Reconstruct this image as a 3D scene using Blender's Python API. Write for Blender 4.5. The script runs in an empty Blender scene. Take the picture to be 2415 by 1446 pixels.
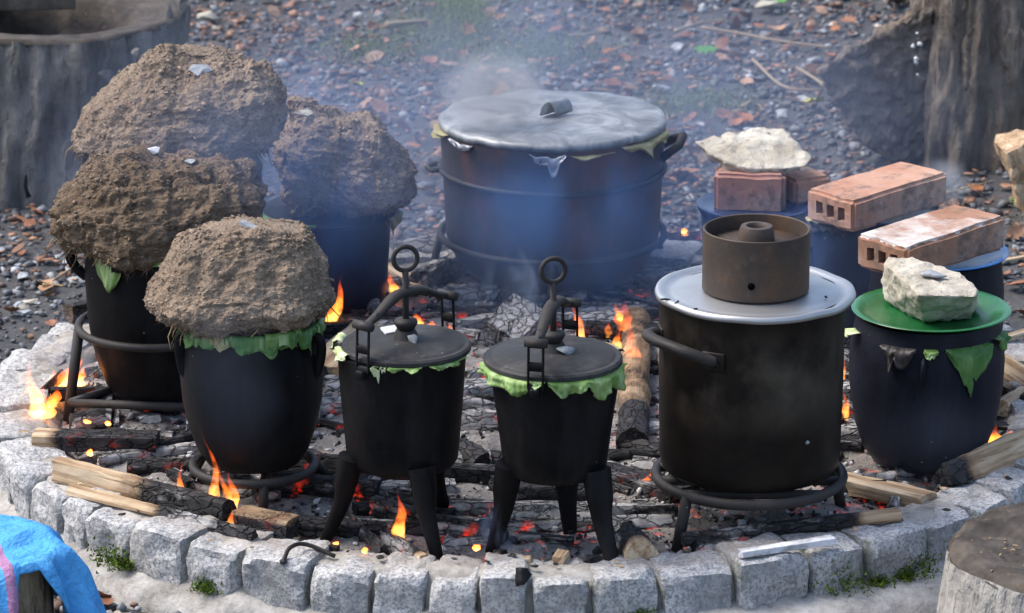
import bpy, bmesh, math, random
import numpy as np
from mathutils import Vector, Matrix, noise

# ------------------------------------------------------------------ camera, world, sun, exposure
random.seed(7); RNG = np.random.default_rng(7)
sc = bpy.context.scene
COL = sc.collection
PW, PH, FPX = 2415.0, 1446.0, 9750.0           # photograph size, focal length in its pixels
PITCH, DIST, AIM = math.radians(17.0), 6.5, 0.25
FWD = np.array([0, math.cos(PITCH), -math.sin(PITCH)])
UPV = np.array([0, math.sin(PITCH), math.cos(PITCH)])
RGT = np.array([1.0, 0, 0])
CAM = -FWD*DIST + np.array([0, 0, AIM])
cd = bpy.data.cameras.new('camera'); cam = bpy.data.objects.new('camera', cd); COL.objects.link(cam)
cam.location = CAM; cam.rotation_euler = (math.pi/2-PITCH, 0, 0)
cd.sensor_width = 36; cd.lens = FPX/PW*36; cd.clip_start = .1; cd.clip_end = 500
cd.dof.use_dof = True; cd.dof.focus_distance = 6.15; cd.dof.aperture_fstop = 11
sc.camera = cam

SUN_EL, SUN_AZ = math.radians(55), math.radians(-80)       # azimuth clockwise from +Y; from the left
w = bpy.data.worlds.new('World'); sc.world = w; w.use_nodes = True
wn = w.node_tree; bg = wn.nodes['Background']
sky = wn.nodes.new('ShaderNodeTexSky'); sky.sky_type = 'NISHITA'; sky.sun_disc = False
sky.sun_elevation = SUN_EL; sky.sun_rotation = SUN_AZ; sky.air_density = 1.0; sky.dust_density = 3.0; sky.ozone_density = 1.0
wn.links.new(sky.outputs[0], bg.inputs[0]); bg.inputs[1].default_value = .14
sd = bpy.data.lights.new('sun', 'SUN'); sun = bpy.data.objects.new('sun', sd); COL.objects.link(sun)
sd.energy = 1.4; sd.angle = math.radians(28); sd.color = (1.0, .95, .88)
sdir = Vector((math.sin(SUN_AZ)*math.cos(SUN_EL), math.cos(SUN_AZ)*math.cos(SUN_EL), math.sin(SUN_EL)))
sun.rotation_euler = sdir.to_track_quat('Z', 'Y').to_euler()
sc.view_settings.view_transform = 'Standard'; sc.view_settings.look = 'None'
sc.view_settings.gamma = 1; sc.view_settings.exposure = 1.15
sc.render.engine = 'CYCLES'
sc.cycles.max_bounces = 5; sc.cycles.transparent_max_bounces = 16; sc.cycles.volume_step_rate = 1.0
sc.cycles.volume_max_steps = 64; sc.cycles.caustics_reflective = False; sc.cycles.caustics_refractive = False
sc.cycles.sample_clamp_indirect = 4

# ------------------------------------------------------------------ pixel helpers (a pixel is a direction; the height or depth it touches gives the distance)
def ray(x, y): return FWD*FPX + RGT*(x-PW/2) - UPV*(y-PH/2)
def at(x, y, z):
    d = ray(x, y); return CAM + d*((z-CAM[2])/d[2])
def atY(x, y, Y):
    d = ray(x, y); return CAM + d*((Y-CAM[1])/d[1])
def at_plane(x, y, P, n):
    d = ray(x, y); return CAM + d*(np.dot(np.array(P)-CAM, n)/np.dot(d, n))
def mpp(P): return float(np.dot(np.array(P)-CAM, FWD))/FPX
class Axis:
    """vertical axis standing at a pixel on height zb; converts photo heights and half widths into metres"""
    def __init__(s, bx, by, zb):
        s.P = at(bx, by, zb); s.X, s.Y, s.Z = s.P; s.m = mpp(s.P); s.bx = bx
    def z(s, py): return float(atY(s.bx, py, s.Y)[2])
    def r(s, px): return px*s.m
    def pt(s, dx, dd, py):            # dx px to the right, dd px away from the camera, at axis height py
        return np.array([s.X+dx*s.m, s.Y+dd*s.m, s.z(py)])
ZK, ZA = .10, .083                       # kerb top, ash level
RC = np.array([.028, .049]); RO = .867   # fire ring centre and outer radius

# ------------------------------------------------------------------ object helpers
def fin(o, label=None, cat=None, group=None, kind=None):
    if label: o['label'] = label
    if cat: o['category'] = cat
    if group: o['group'] = group
    if kind: o['kind'] = kind
    return o
def wloc(o):
    v = np.zeros(3)
    while o is not None:
        v = v + np.array(o.location); o = o.parent
    return v
def thing(name, loc, label, cat, group=None):
    o = bpy.data.objects.new(name, None); COL.objects.link(o); o.location = loc; o.empty_display_size = .05
    return fin(o, label, cat, group)
def mesh(name, vf, mat, smooth=True, cols=None):
    v, f = vf
    me = bpy.data.meshes.new(name); me.from_pydata([tuple(map(float, p)) for p in v], [], [tuple(int(i) for i in q) for q in f])
    if smooth: me.polygons.foreach_set('use_smooth', [True]*len(me.polygons))
    if cols is not None:
        ca = me.color_attributes.new('Col', 'FLOAT_COLOR', 'POINT')
        c = np.ones((len(v), 4), 'f'); c[:, :3] = cols; ca.data.foreach_set('color', c.ravel())
    me.materials.append(mat); me.update()
    return me
def obj(name, vf, mat, parent=None, loc=None, smooth=True, cols=None, sharp=None):
    """vf is given in world space; loc = origin of the object (a thing's base)"""
    v = np.array(vf[0], float)
    base = wloc(parent) if parent is not None else (np.array(loc, float) if loc is not None else np.zeros(3))
    me = mesh(name, (v-base, vf[1]), mat, smooth, cols)
    if sharp is not None and smooth: me.set_sharp_from_angle(angle=math.radians(sharp))
    o = bpy.data.objects.new(name, me); COL.objects.link(o)
    if parent is not None: o.parent = parent
    elif loc is not None: o.location = loc
    return o
def join(*parts):
    V, F, k = [], [], 0
    for v, f in parts:
        V.extend(list(v)); F.extend([tuple(i+k for i in q) for q in f]); k += len(v)
    return V, F
def lathe(prof, c=(0, 0), seg=48, wob=0, seed=0, closed=False):
    """prof: (r, z) from one end to the other; ends with r=0 close"""
    V, F = [], []
    n = len(prof)
    for i, (r, z) in enumerate(prof):
        for k in range(seg):
            a = 2*math.pi*k/seg
            d = 1+wob*noise.noise(Vector((math.cos(a)*1.5+seed, math.sin(a)*1.5, z*9))) if wob else 1
            V.append((c[0]+r*d*math.cos(a), c[1]+r*d*math.sin(a), z))
    for i in range(n-1):
        for k in range(seg):
            k2 = (k+1) % seg
            F.append((i*seg+k, i*seg+k2, (i+1)*seg+k2, (i+1)*seg+k))
    if closed:
        for k in range(seg):
            k2 = (k+1) % seg
            F.append(((n-1)*seg+k, (n-1)*seg+k2, k2, k))
    else:
        for i, rev in ((0, True), (n-1, False)):
            V.append((c[0], c[1], prof[i][1])); q = len(V)-1
            for k in range(seg):
                k2 = (k+1) % seg
                F.append((q, i*seg+k2, i*seg+k) if rev else (q, i*seg+k, i*seg+k2))
    return V, F
def tube(path, rad, seg=10, flat=1.0, closed=False, up=(0, 0, 1)):
    """sweep along path; rad = number or list; flat squeezes the second axis"""
    P = [Vector(p) for p in path]; n = len(P)
    R = rad if hasattr(rad, '__len__') else [rad]*n
    V, F = [], []; prev = None
    for i in range(n):
        t = (P[(i+1) % n]-P[i-1]) if closed else (P[min(i+1, n-1)]-P[max(i-1, 0)])
        t.normalize()
        if prev is None:
            a = Vector(up).cross(t)
            if a.length < .05: a = Vector((1, 0, 0)).cross(t)
        else: a = prev - t*prev.dot(t)
        a.normalize(); prev = a; b = t.cross(a)
        for k in range(seg):
            th = 2*math.pi*k/seg
            V.append(P[i]+a*math.cos(th)*R[i]+b*math.sin(th)*R[i]*flat)
    m = n if closed else n-1
    for i in range(m):
        for k in range(seg):
            k2 = (k+1) % seg; j = (i+1) % n
            F.append((i*seg+k, i*seg+k2, j*seg+k2, j*seg+k))
    if not closed:
        F.append(tuple(range(seg-1, -1, -1))); F.append(tuple(range((n-1)*seg, n*seg)))
    return V, F
def ringtube(c, R, r, z, seg=64, s2=10):
    return tube([(c[0]+R*math.cos(2*math.pi*k/seg), c[1]+R*math.sin(2*math.pi*k/seg), z) for k in range(seg)], r, s2, closed=True)
def bez(pts, n=16):
    """Catmull-Rom through pts"""
    P = [np.array(p, float) for p in pts]; P = [2*P[0]-P[1]]+P+[2*P[-1]-P[-2]]; out = []
    m = len(P)-3
    for i in range(m):
        for k in range(n):
            t = k/n; a, b, c, d = P[i:i+4]
            out.append(.5*(2*b+(c-a)*t+(2*a-5*b+4*c-d)*t*t+(3*b-a-3*c+d)*t**3))
    out.append(P[-2]); return out
def bm_out(bm):
    bm.verts.index_update()
    r = ([np.array(v.co) for v in bm.verts], [tuple(v.index for v in f.verts) for f in bm.faces]); bm.free(); return r
def rbox(sx, sy, sz, bev=.004, cuts=0, nz=0, ns=12, seed=0):
    bm = bmesh.new(); bmesh.ops.create_cube(bm, size=1)
    for v in bm.verts: v.co = Vector((v.co.x*sx, v.co.y*sy, v.co.z*sz))
    if bev: bmesh.ops.bevel(bm, geom=bm.edges[:], offset=bev, segments=2, affect='EDGES', profile=.6)
    if cuts: bmesh.ops.subdivide_edges(bm, edges=[e for e in bm.edges if e.calc_length() > bev*2.5], cuts=cuts, use_grid_fill=True)
    if nz:
        bm.normal_update()
        for v in bm.verts:
            p = v.co*ns+Vector((seed*3.1, seed, 0)); v.co += v.normal*nz*noise.fractal(p, 1, 2, 3)
    return bm_out(bm)
def xf(vf, loc=(0, 0, 0), rz=0, rx=0, ry=0, s=1):
    M = Matrix.Translation(Vector(loc)) @ Matrix.Rotation(rz, 4, 'Z') @ Matrix.Rotation(ry, 4, 'Y') @ Matrix.Rotation(rx, 4, 'X') @ Matrix.Diagonal((s, s, s, 1))
    return [np.array(M @ Vector(p)) for p in vf[0]], vf[1]
def hull_rock(pts, cuts=3, nz=.004, ns=25, seed=0, sm=0):
    bm = bmesh.new()
    for p in pts: bm.verts.new(Vector(p))
    r = bmesh.ops.convex_hull(bm, input=bm.verts[:])
    bmesh.ops.delete(bm, geom=list({g for g in r['geom_interior']+r['geom_unused'] if isinstance(g, bmesh.types.BMVert)}), context='VERTS')
    bmesh.ops.dissolve_limit(bm, angle_limit=.03, verts=bm.verts[:], edges=bm.edges[:])
    bmesh.ops.triangulate(bm, faces=bm.faces[:])
    if cuts:
        for _ in range(cuts):
            L = [e for e in bm.edges if e.calc_length() > .008]
            if not L: break
            bmesh.ops.subdivide_edges(bm, edges=L, cuts=1); bmesh.ops.triangulate(bm, faces=bm.faces[:])
        if sm:
            for _ in range(sm): bmesh.ops.smooth_vert(bm, verts=bm.verts[:], factor=.35, use_axis_x=True, use_axis_y=True, use_axis_z=True)
        bm.normal_update()
        for v in bm.verts:
            v.co += v.normal*nz*noise.fractal(v.co*ns+Vector((seed, seed*2, 0)), 1, 2, 4)
    return bm_out(bm)
def rock(c, sx, sy, sz, seed=0, rz=0, n=12, nz=.0015, cuts=2):
    r = random.Random(seed); pts = []
    for _ in range(n):
        v = Vector((r.gauss(0, 1), r.gauss(0, 1), r.gauss(0, 1))).normalized()
        pts.append((v.x*sx*r.uniform(.8, 1), v.y*sy*r.uniform(.8, 1), v.z*sz*r.uniform(.8, 1)))
    vf = hull_rock(pts, cuts, nz, 60, seed)
    return xf(vf, c, rz)

# ------------------------------------------------------------------ material helpers
class MT:
    def __init__(s, name, rough=.7, spec=.3, metal=0):
        s.m = bpy.data.materials.new(name); s.m.use_nodes = True; s.t = s.m.node_tree
        s.b = s.t.nodes['Principled BSDF']; s.b.inputs['Roughness'].default_value = rough
        s.b.inputs['Specular IOR Level'].default_value = spec; s.b.inputs['Metallic'].default_value = metal
        s.tc = None
    def n(s, typ, **kw):
        o = s.t.nodes.new(typ)
        for k, v in kw.items(): setattr(o, k, v)
        return o
    def l(s, a, b): s.t.links.new(a, b)
    def put(s, sock, v):
        if isinstance(v, bpy.types.NodeSocket): s.l(v, sock)
        elif isinstance(v, (tuple, list)) and sock.type == 'RGBA': sock.default_value = tuple(v)+((1,) if len(v) == 3 else ())
        else: sock.default_value = v
    def co(s, scale=(1, 1, 1), kind='Object'):
        if s.tc is None: s.tc = s.n('ShaderNodeTexCoord')
        mp = s.n('ShaderNodeMapping'); s.l(s.tc.outputs[kind], mp.inputs[0])
        mp.inputs['Scale'].default_value = scale if hasattr(scale, '__len__') else (scale,)*3
        return mp.outputs[0]
    def noise(s, scale=10, detail=5, rough=.6, co=None, dist=0):
        o = s.n('ShaderNodeTexNoise'); s.l(co if co else s.co(), o.inputs['Vector'])
        o.inputs['Scale'].default_value = scale; o.inputs['Detail'].default_value = detail; o.inputs['Roughness'].default_value = rough; o.inputs['Distortion'].default_value = dist
        return o.outputs['Fac']
    def vor(s, scale=10, feat='F1', co=None, out='Distance', rnd=1):
        o = s.n('ShaderNodeTexVoronoi', feature=feat); s.l(co if co else s.co(), o.inputs['Vector'])
        o.inputs['Scale'].default_value = scale; o.inputs['Randomness'].default_value = rnd
        return o.outputs[out]
    def ramp(s, f, stops):
        o = s.n('ShaderNodeValToRGB'); s.put(o.inputs[0], f); e = o.color_ramp.elements
        while len(e) < len(stops): e.new(.5)
        for q, (p, c) in zip(e, stops):
            q.position = p; q.color = (c, c, c, 1) if not hasattr(c, '__len__') else tuple(c)+(1,)
        return o.outputs[0]
    def mix(s, f, a, b, mode='MIX'):
        o = s.n('ShaderNodeMixRGB', blend_type=mode); s.put(o.inputs[0], f); s.put(o.inputs[1], a); s.put(o.inputs[2], b); return o.outputs[0]
    def math(s, op, a, b=0, clamp=False):
        o = s.n('ShaderNodeMath', operation=op, use_clamp=clamp); s.put(o.inputs[0], a); s.put(o.inputs[1], b); return o.outputs[0]
    def bump(s, h, st=.5, d=.005):
        o = s.n('ShaderNodeBump'); o.inputs['Strength'].default_value = st; o.inputs['Distance'].default_value = d; s.l(h, o.inputs['Height'])
        if s.b.inputs['Normal'].links: s.l(s.b.inputs['Normal'].links[0].from_socket, o.inputs['Normal'])
        s.l(o.outputs[0], s.b.inputs['Normal']); return o
    def base(s, c): s.put(s.b.inputs['Base Color'], c); return s
    def attr(s, name='Col'):
        o = s.n('ShaderNodeAttribute', attribute_name=name); x = s.n('ShaderNodeSeparateColor'); s.l(o.outputs['Color'], x.inputs[0])
        return o.outputs['Color'], x.outputs[0], x.outputs[1], x.outputs[2]
    def rough(s, v): s.put(s.b.inputs['Roughness'], v); return s

def M_iron(name, base=(.0035, .0035, .004), dust=(.05, .048, .046), dustamt=.22, rough=.52, spec=.12, streak=0):
    t = MT(name, rough, spec)
    n1 = t.noise(9, 6, .65); n2 = t.noise(60, 4, .6)
    c = t.mix(t.ramp(n1, [(.38, 0), (.75, 1)]), base, tuple(min(1, x*2.2+.002) for x in base))
    c = t.mix(t.math('MULTIPLY', t.ramp(n2, [(.6, 0), (.85, 1)]), dustamt), c, dust)
    sp = t.vor(85, 'F1', out='Distance'); sel = t.vor(85, 'F1', out='Color')
    xs = t.n('ShaderNodeSeparateColor'); t.l(sel, xs.inputs[0])
    fl = t.math('MULTIPLY', t.math('LESS_THAN', sp, t.math('MULTIPLY', xs.outputs[1], .13)), t.math('GREATER_THAN', xs.outputs[0], .93))
    c = t.mix(t.math('MULTIPLY', fl, .6), c, (.4, .39, .37))
    stn = t.noise(16, 5, .65, t.co((1, 1, .14))); c = t.mix(t.ramp(stn, [(.50, 0), (.70, .55)]), c, tuple(x*3+.012 for x in base))
    c = t.mix(t.ramp(t.noise(5, 5, .7), [(.54, 0), (.68, .35)]), c, (.035, .031, .029))
    t.base(c); t.rough(t.ramp(n1, [(.3, rough-.18), (.7, rough+.22)]))
    t.bump(t.noise(140, 3), .25, .002); t.bump(n1, .25, .006)
    return t.m
mt_pot = M_iron('sooty cast iron')
mt_pot2 = M_iron('greyed cast iron', (.028, .027, .027), (.2, .19, .18), .5, .55)
mt_bar = M_iron('burnt iron bar', (.018, .016, .015), (.10, .07, .05), .5, .6, .3)
mt_blue = M_iron('dark enamel', (.006, .009, .02), (.05, .05, .06), .3, .4, .4)
mt_blue2 = M_iron('sooty pot with blue cast', (.004, .005, .010), (.03, .03, .035), .2, .5, .16)

t = MT('sooty stockpot', .45, .16, .05)
n1 = t.noise(5, 6, .65, t.co((1, 1, .7))); n2 = t.noise(28, 5)
g = t.n('ShaderNodeSeparateXYZ'); t.l(t.co(), g.inputs[0])
hz = t.math('SUBTRACT', 1, t.math('ABSOLUTE', t.math('MULTIPLY', t.math('SUBTRACT', g.outputs[2], .185), 10)), True)
fz = t.math('MULTIPLY', t.math('MULTIPLY', t.ramp(n1, [(.42, 0), (.74, 1)]), hz), .65)
c = t.mix(t.ramp(n2, [(.35, 0), (.75, 1)]), (.006, .005, .0045), (.016, .012, .009))
t.base(t.mix(fz, c, (.20, .17, .13))); t.bump(n2, .2, .004)
mt_stock = t.m

t = MT('heat stained sheet steel', .5, .4, .3)
n1 = t.noise(7, 6, .7, t.co((1, 1, .5))); n2 = t.noise(40, 4)
c = t.ramp(n1, [(.3, (.02, .019, .02)), (.5, (.045, .034, .03)), (.62, (.12, .05, .025)), (.78, (.05, .042, .04))])
t.base(t.mix(t.ramp(n2, [(.5, 0), (.8, .5)]), c, (.09, .085, .085))); t.bump(n2, .2, .003)
mt_bigpot = t.m

t = MT('dull tinned lid', .5, .4, .35)
n1 = t.noise(11, 6, .65, dist=1.2); n2 = t.noise(3.5, 3)
c = t.ramp(n1, [(.3, (.10, .11, .12)), (.48, (.24, .255, .265)), (.6, (.38, .39, .40)), (.75, (.2, .21, .22))])
c = t.mix(t.ramp(t.noise(6, 4, .6), [(.62, 0), (.72, .6)]), c, (.33, .27, .18))
t.base(c); t.rough(t.ramp(n2, [(.3, .42), (.7, .7)])); t.bump(n1, .35, .006)
mt_biglid = t.m

t = MT('aluminium lid', .38, .5, .75)
n1 = t.noise(8, 5, .6); n2 = t.noise(70, 4)
c = t.mix(t.ramp(n1, [(.35, 0), (.75, 1)]), (.47, .475, .48), (.34, .34, .34))
c = t.mix(t.ramp(n2, [(.66, 0), (.8, .7)]), c, (.16, .14, .12))
t.base(c); t.rough(t.ramp(n1, [(.3, .3), (.7, .5)])); t.bump(n1, .2, .004)
mt_alu = t.m

t = MT('rusty machined iron', .6, .35, .25)
n1 = t.noise(10, 6, .7); n2 = t.noise(55, 4)
c = t.ramp(n1, [(.3, (.045, .04, .038)), (.5, (.075, .056, .045)), (.66, (.13, .075, .045)), (.8, (.08, .065, .055))])
t.base(t.mix(t.ramp(n2, [(.55, 0), (.8, .5)]), c, (.16, .12, .09))); t.bump(n2, .3, .003)
mt_rust = t.m

def M_clay(name, a, b, dk):
    t = MT(name, .95, .08)
    n1 = t.noise(6, 5, .65); n2 = t.noise(45, 5, .75); v1 = t.vor(95, 'F1'); v2 = t.vor(230, 'F1')
    c = t.mix(t.ramp(n1, [(.35, 0), (.65, 1)]), a, b)
    c = t.mix(t.ramp(n2, [(.28, 1), (.44, 0)]), c, dk)
    c = t.mix(t.ramp(v1, [(.1, .22), (.45, 0)]), c, tuple(min(1, x*1.35) for x in b))
    c = t.mix(t.ramp(v2, [(.4, 0), (.8, .3)]), c, dk)
    t.base(c)
    gr = t.math('ADD', t.math('MULTIPLY', v1, -.6), t.math('MULTIPLY', v2, -.3))
    t.bump(n2, .8, .012); t.bump(gr, .55, .008)
    return t.m
mt_clay = M_clay('dry brown clay', (.21, .158, .115), (.325, .255, .192), (.068, .05, .036))
mt_clayd = M_clay('dark rooty soil', (.125, .09, .06), (.225, .165, .115), (.032, .023, .016))

def M_brick(name, a, b, chalk):
    t = MT(name, .9, .15)
    n1 = t.noise(9, 5, .6); n2 = t.noise(50, 5, .65)
    c = t.mix(t.ramp(n1, [(.35, 0), (.65, 1)]), a, b)
    c = t.mix(t.ramp(t.noise(22, 5, .7), [(.50, 0), (.64, .75)]), c, (.12, .095, .08))
    c = t.mix(t.ramp(t.noise(14, 5, .65), [(.58, 0), (.7, .5)]), c, (.5, .42, .37))
    c = t.mix(t.ramp(n2, [(.60, 0), (.72, .75)]), c, (.09, .08, .075))
    if chalk:
        g = t.n('ShaderNodeNewGeometry'); s = t.n('ShaderNodeSeparateXYZ'); t.l(t.co(), s.inputs[0])
        up = t.math('GREATER_THAN', t.math('ADD', s.outputs[2], t.math('MULTIPLY', t.math('SUBTRACT', t.noise(60, 4), .5), .016)), .0505)
        f = t.ramp(t.math('ADD', t.noise(7, 5, .6), t.math('MULTIPLY', s.outputs[0], -1.2)), [(.42, 0), (.56, 1)])
        c = t.mix(t.math('MULTIPLY', t.math('MULTIPLY', f, up), .9), c, (.62, .59, .56))
    t.base(c); t.bump(n2, .6, .004); t.bump(t.noise(160, 3), .4, .002)
    return t.m
mt_brick = M_brick('pale red brick', (.40, .205, .135), (.50, .325, .24), 0)
mt_brick2 = M_brick('chalky red brick', (.27, .14, .09), (.37, .22, .155), 1)
mt_brick3 = M_brick('dusky red brick', (.33, .165, .135), (.38, .225, .185), 0)

t = MT('pale limestone', .9, .2)
n1 = t.noise(12, 6, .65); n2 = t.noise(55, 5, .65)
c = t.mix(t.ramp(n1, [(.35, 0), (.62, 1)]), (.33, .29, .225), (.58, .54, .455))
c = t.mix(t.ramp(t.noise(5, 4), [(.5, 0), (.66, .5)]), c, (.27, .235, .18))
t.base(t.mix(t.ramp(n2, [(.58, 0), (.70, .8)]), c, (.14, .12, .095))); t.bump(n2, .9, .006); t.bump(n1, .6, .012)
mt_lime = t.m
t = MT('grey slate', .6, .35)
n1 = t.noise(30, 5, .6)
t.base(t.mix(t.ramp(n1, [(.35, 0), (.65, 1)]), (.22, .235, .25), (.38, .395, .41))); t.bump(n1, .4, .003)
mt_slate = t.m
t = MT('white marble chip', .6, .35); t.base(t.mix(t.noise(40), (.72, .72, .74), (.5, .5, .53))); mt_white = t.m

# granite: speckled grey with soot towards the fire (wear with a shape of its own) and moss
t = MT('grey granite', .85, .25)
oi = t.n('ShaderNodeObjectInfo')
n1 = t.noise(10, 5, .6); sp = t.noise(190, 2, .7); sp2 = t.noise(110, 3, .7); big = t.noise(6, 4, .6)
c = t.mix(t.ramp(n1, [(.35, 0), (.65, 1)]), (.46, .463, .465), (.68, .67, .65))
sp3 = t.noise(85, 3, .75)
c = t.mix(t.ramp(sp, [(.48, 0), (.60, .9)]), c, (.085, .09, .095))
c = t.mix(t.ramp(sp3, [(.52, 0), (.62, .8)]), c, (.12, .125, .13))
c = t.mix(t.ramp(sp2, [(.56, 0), (.66, .9)]), c, (.70, .70, .69))
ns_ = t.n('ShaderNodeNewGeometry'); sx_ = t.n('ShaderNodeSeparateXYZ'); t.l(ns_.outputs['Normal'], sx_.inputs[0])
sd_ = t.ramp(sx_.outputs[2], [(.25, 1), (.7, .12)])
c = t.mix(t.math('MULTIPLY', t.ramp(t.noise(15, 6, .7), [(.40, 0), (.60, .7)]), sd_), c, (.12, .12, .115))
c = t.mix(.35, c, t.mix(oi.outputs['Random'], (.36, .36, .37), (.52, .49, .45)), 'MULTIPLY')
c = t.mix(.25, c, (.62, .62, .62))
at_c, sR, sG, sB = t.attr()
so = t.math('MULTIPLY', sR, t.ramp(t.noise(16, 6, .7), [(.38, 0), (.6, .8)]))
c = t.mix(so, c, (.26, .225, .195))
c = t.mix(t.math('MULTIPLY', sG, t.ramp(t.noise(24, 5, .7), [(.48, 0), (.58, .9)])), c, (.075, .10, .02))
t.base(c); t.bump(sp2, .5, .004); t.bump(t.noise(40, 5), .7, .01)
mt_granite = t.m
t = MT('old mortar', .95, .1); n1 = t.noise(20, 6, .7)
t.base(t.ramp(n1, [(.3, (.17, .155, .135)), (.5, (.36, .335, .30)), (.7, (.5, .475, .44))])); t.bump(n1, .8, .01); mt_mortar = t.m
t = MT('weathered concrete', .95, .1); n1 = t.noise(16, 6, .7); n2 = t.noise(60, 5)
c = t.ramp(n1, [(.3, (.16, .15, .13)), (.5, (.36, .345, .32)), (.7, (.50, .485, .46))])
t.base(t.mix(t.ramp(n2, [(.6, 0), (.75, .6)]), c, (.14, .13, .12))); t.bump(n1, .8, .012); t.bump(n2, .5, .004); mt_conc = t.m

t = MT('dark damp earth', .9, .2); n1 = t.noise(4, 6, .7); n2 = t.noise(90, 5, .7)
c = t.mix(t.ramp(n1, [(.35, 0), (.7, 1)]), (.05, .053, .06), (.11, .108, .106))
t.base(t.mix(t.ramp(n2, [(.5, 0), (.7, .7)]), c, (.15, .145, .14))); t.bump(n2, .8, .01); mt_ground = t.m
t = MT('stone chips', .6, .3); cc, *_ = t.attr(); n1 = t.noise(90, 4)
t.base(t.mix(.35, cc, t.ramp(n1, [(.3, .35), (.7, 1)]), 'MULTIPLY')); t.bump(n1, .3, .002); mt_chip = t.m
t = MT('dry leaf', .65, .3); cc, *_ = t.attr(); oi = t.n('ShaderNodeObjectInfo')
t.base(t.mix(.5, cc, t.ramp(t.noise(70, 4), [(.3, .4), (.7, 1)]), 'MULTIPLY')); mt_leaf = t.m
def M_leaf(name, a, b, vein=(.45, .55, .3), br=(.10, .065, .02)):
    t = MT(name, .5, .35)
    c = t.mix(t.ramp(t.noise(22, 5), [(.35, 0), (.65, 1)]), a, b)
    c = t.mix(t.ramp(t.noise(60, 3, .5, t.co((1, 1, .25))), [(.5, 0), (.68, .6)]), c, vein)
    c = t.mix(t.ramp(t.noise(36, 4), [(.3, .5), (.45, 0)]), c, tuple(x*.5 for x in a))
    c = t.mix(t.ramp(t.noise(13, 4), [(.66, 0), (.76, .8)]), c, br)
    t.base(c); t.b.inputs['Subsurface Weight'].default_value = 0; t.bump(t.vor(34, 'DISTANCE_TO_EDGE'), .3, .004)
    t.b.inputs['Transmission Weight'].default_value = 0
    return t.m
mt_cab = M_leaf('cabbage leaf green', (.10, .20, .035), (.24, .36, .11))
mt_cab2 = M_leaf('dark cabbage leaf', (.045, .13, .028), (.09, .2, .045), (.2, .3, .12))
mt_cabp = M_leaf('pale cabbage leaf', (.36, .44, .18), (.55, .6, .35), (.7, .72, .5))
mt_burnt = M_leaf('scorched leaf', (.015, .014, .016), (.045, .038, .036), (.08, .07, .07), (.12, .07, .035))
mt_cabw = M_leaf('withered leaf', (.25, .2, .07), (.33, .3, .14), (.4, .36, .2))

# wood: vertex colour R = char, G = ash, B = ember
t = MT('firewood', .75, .25)
cc, aR, aG, aB = t.attr()
gr = t.noise(38, 5, .6, t.co((.10, 1, 1))); gr2 = t.noise(150, 4, .6, t.co((.05, 1, 1)))
fresh = t.ramp(gr, [(.32, (.24, .15, .085)), (.5, (.47, .335, .205)), (.66, (.64, .51, .355))])
fresh = t.mix(t.ramp(gr2, [(.38, .75), (.52, 0)]), fresh, (.19, .115, .065))
wob = t.n('ShaderNodeVectorMath', operation='MULTIPLY_ADD'); nzc = t.n('ShaderNodeTexNoise'); nzc.inputs['Scale'].default_value = 60; nzc.inputs['Detail'].default_value = 2
t.l(t.co(), nzc.inputs['Vector']); t.l(nzc.outputs['Color'], wob.inputs[0]); wob.inputs[1].default_value = (.012, .012, .012); t.l(t.co((.6, 1.15, 1.15)), wob.inputs[2])
crk = t.vor(62, 'DISTANCE_TO_EDGE', wob.outputs[0])
chn = t.noise(50, 5, .65)
char = t.ramp(chn, [(.3, (.010, .010, .011)), (.6, (.035, .033, .034)), (.78, (.09, .086, .084))])
ashn = t.math('ADD', t.math('MULTIPLY', t.noise(30, 5, .7, t.co((.22, 1, 1))), .6), t.math('MULTIPLY', t.noise(14, 5, .7), .4))
ashf = t.ramp(t.math('ADD', ashn, t.math('MULTIPLY', t.math('SUBTRACT', aG, .72), .26)), [(.49, 0), (.585, 1)])
ckm = t.ramp(t.math('ADD', t.noise(9, 3), t.math('MULTIPLY', t.math('SUBTRACT', aG, 1), .5)), [(.42, .04), (.64, .5)])
char = t.mix(ashf, char, t.ramp(t.noise(80, 4), [(.3, (.20, .19, .183)), (.7, (.5, .485, .47))]))
char = t.mix(t.math('MULTIPLY', t.ramp(crk, [(.01, 1), (.05, 0)]), ckm), char, (.010, .010, .011))
edge = t.math('ADD', aR, t.math('MULTIPLY', t.math('SUBTRACT', t.noise(24, 5, .65), .5), .55))
cf = t.ramp(edge, [(.42, 0), (.58, 1)])
br = t.ramp(edge, [(.22, 0), (.44, 1)])
c = t.mix(cf, t.mix(t.math('MULTIPLY', br, .75), fresh, (.11, .06, .03)), char)
t.base(c)
glow = t.math('MULTIPLY', aB, t.ramp(t.noise(22, 5, .7), [(.60, 0), (.72, 1)]))
t.l(t.ramp(t.noise(40, 4), [(.35, (1, .012, .003)), (.62, (1, .05, .008)), (.85, (1, .18, .03))]), t.b.inputs['Emission Color'])
t.l(t.math('MULTIPLY', glow, .55), t.b.inputs['Emission Strength'])
t.bump(t.math('MULTIPLY', t.ramp(crk, [(0, 0), (.10, 1)]), cf), .9, .008); t.bump(gr2, .5, .003); t.bump(chn, .5, .004)
mt_wood = t.m

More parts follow.
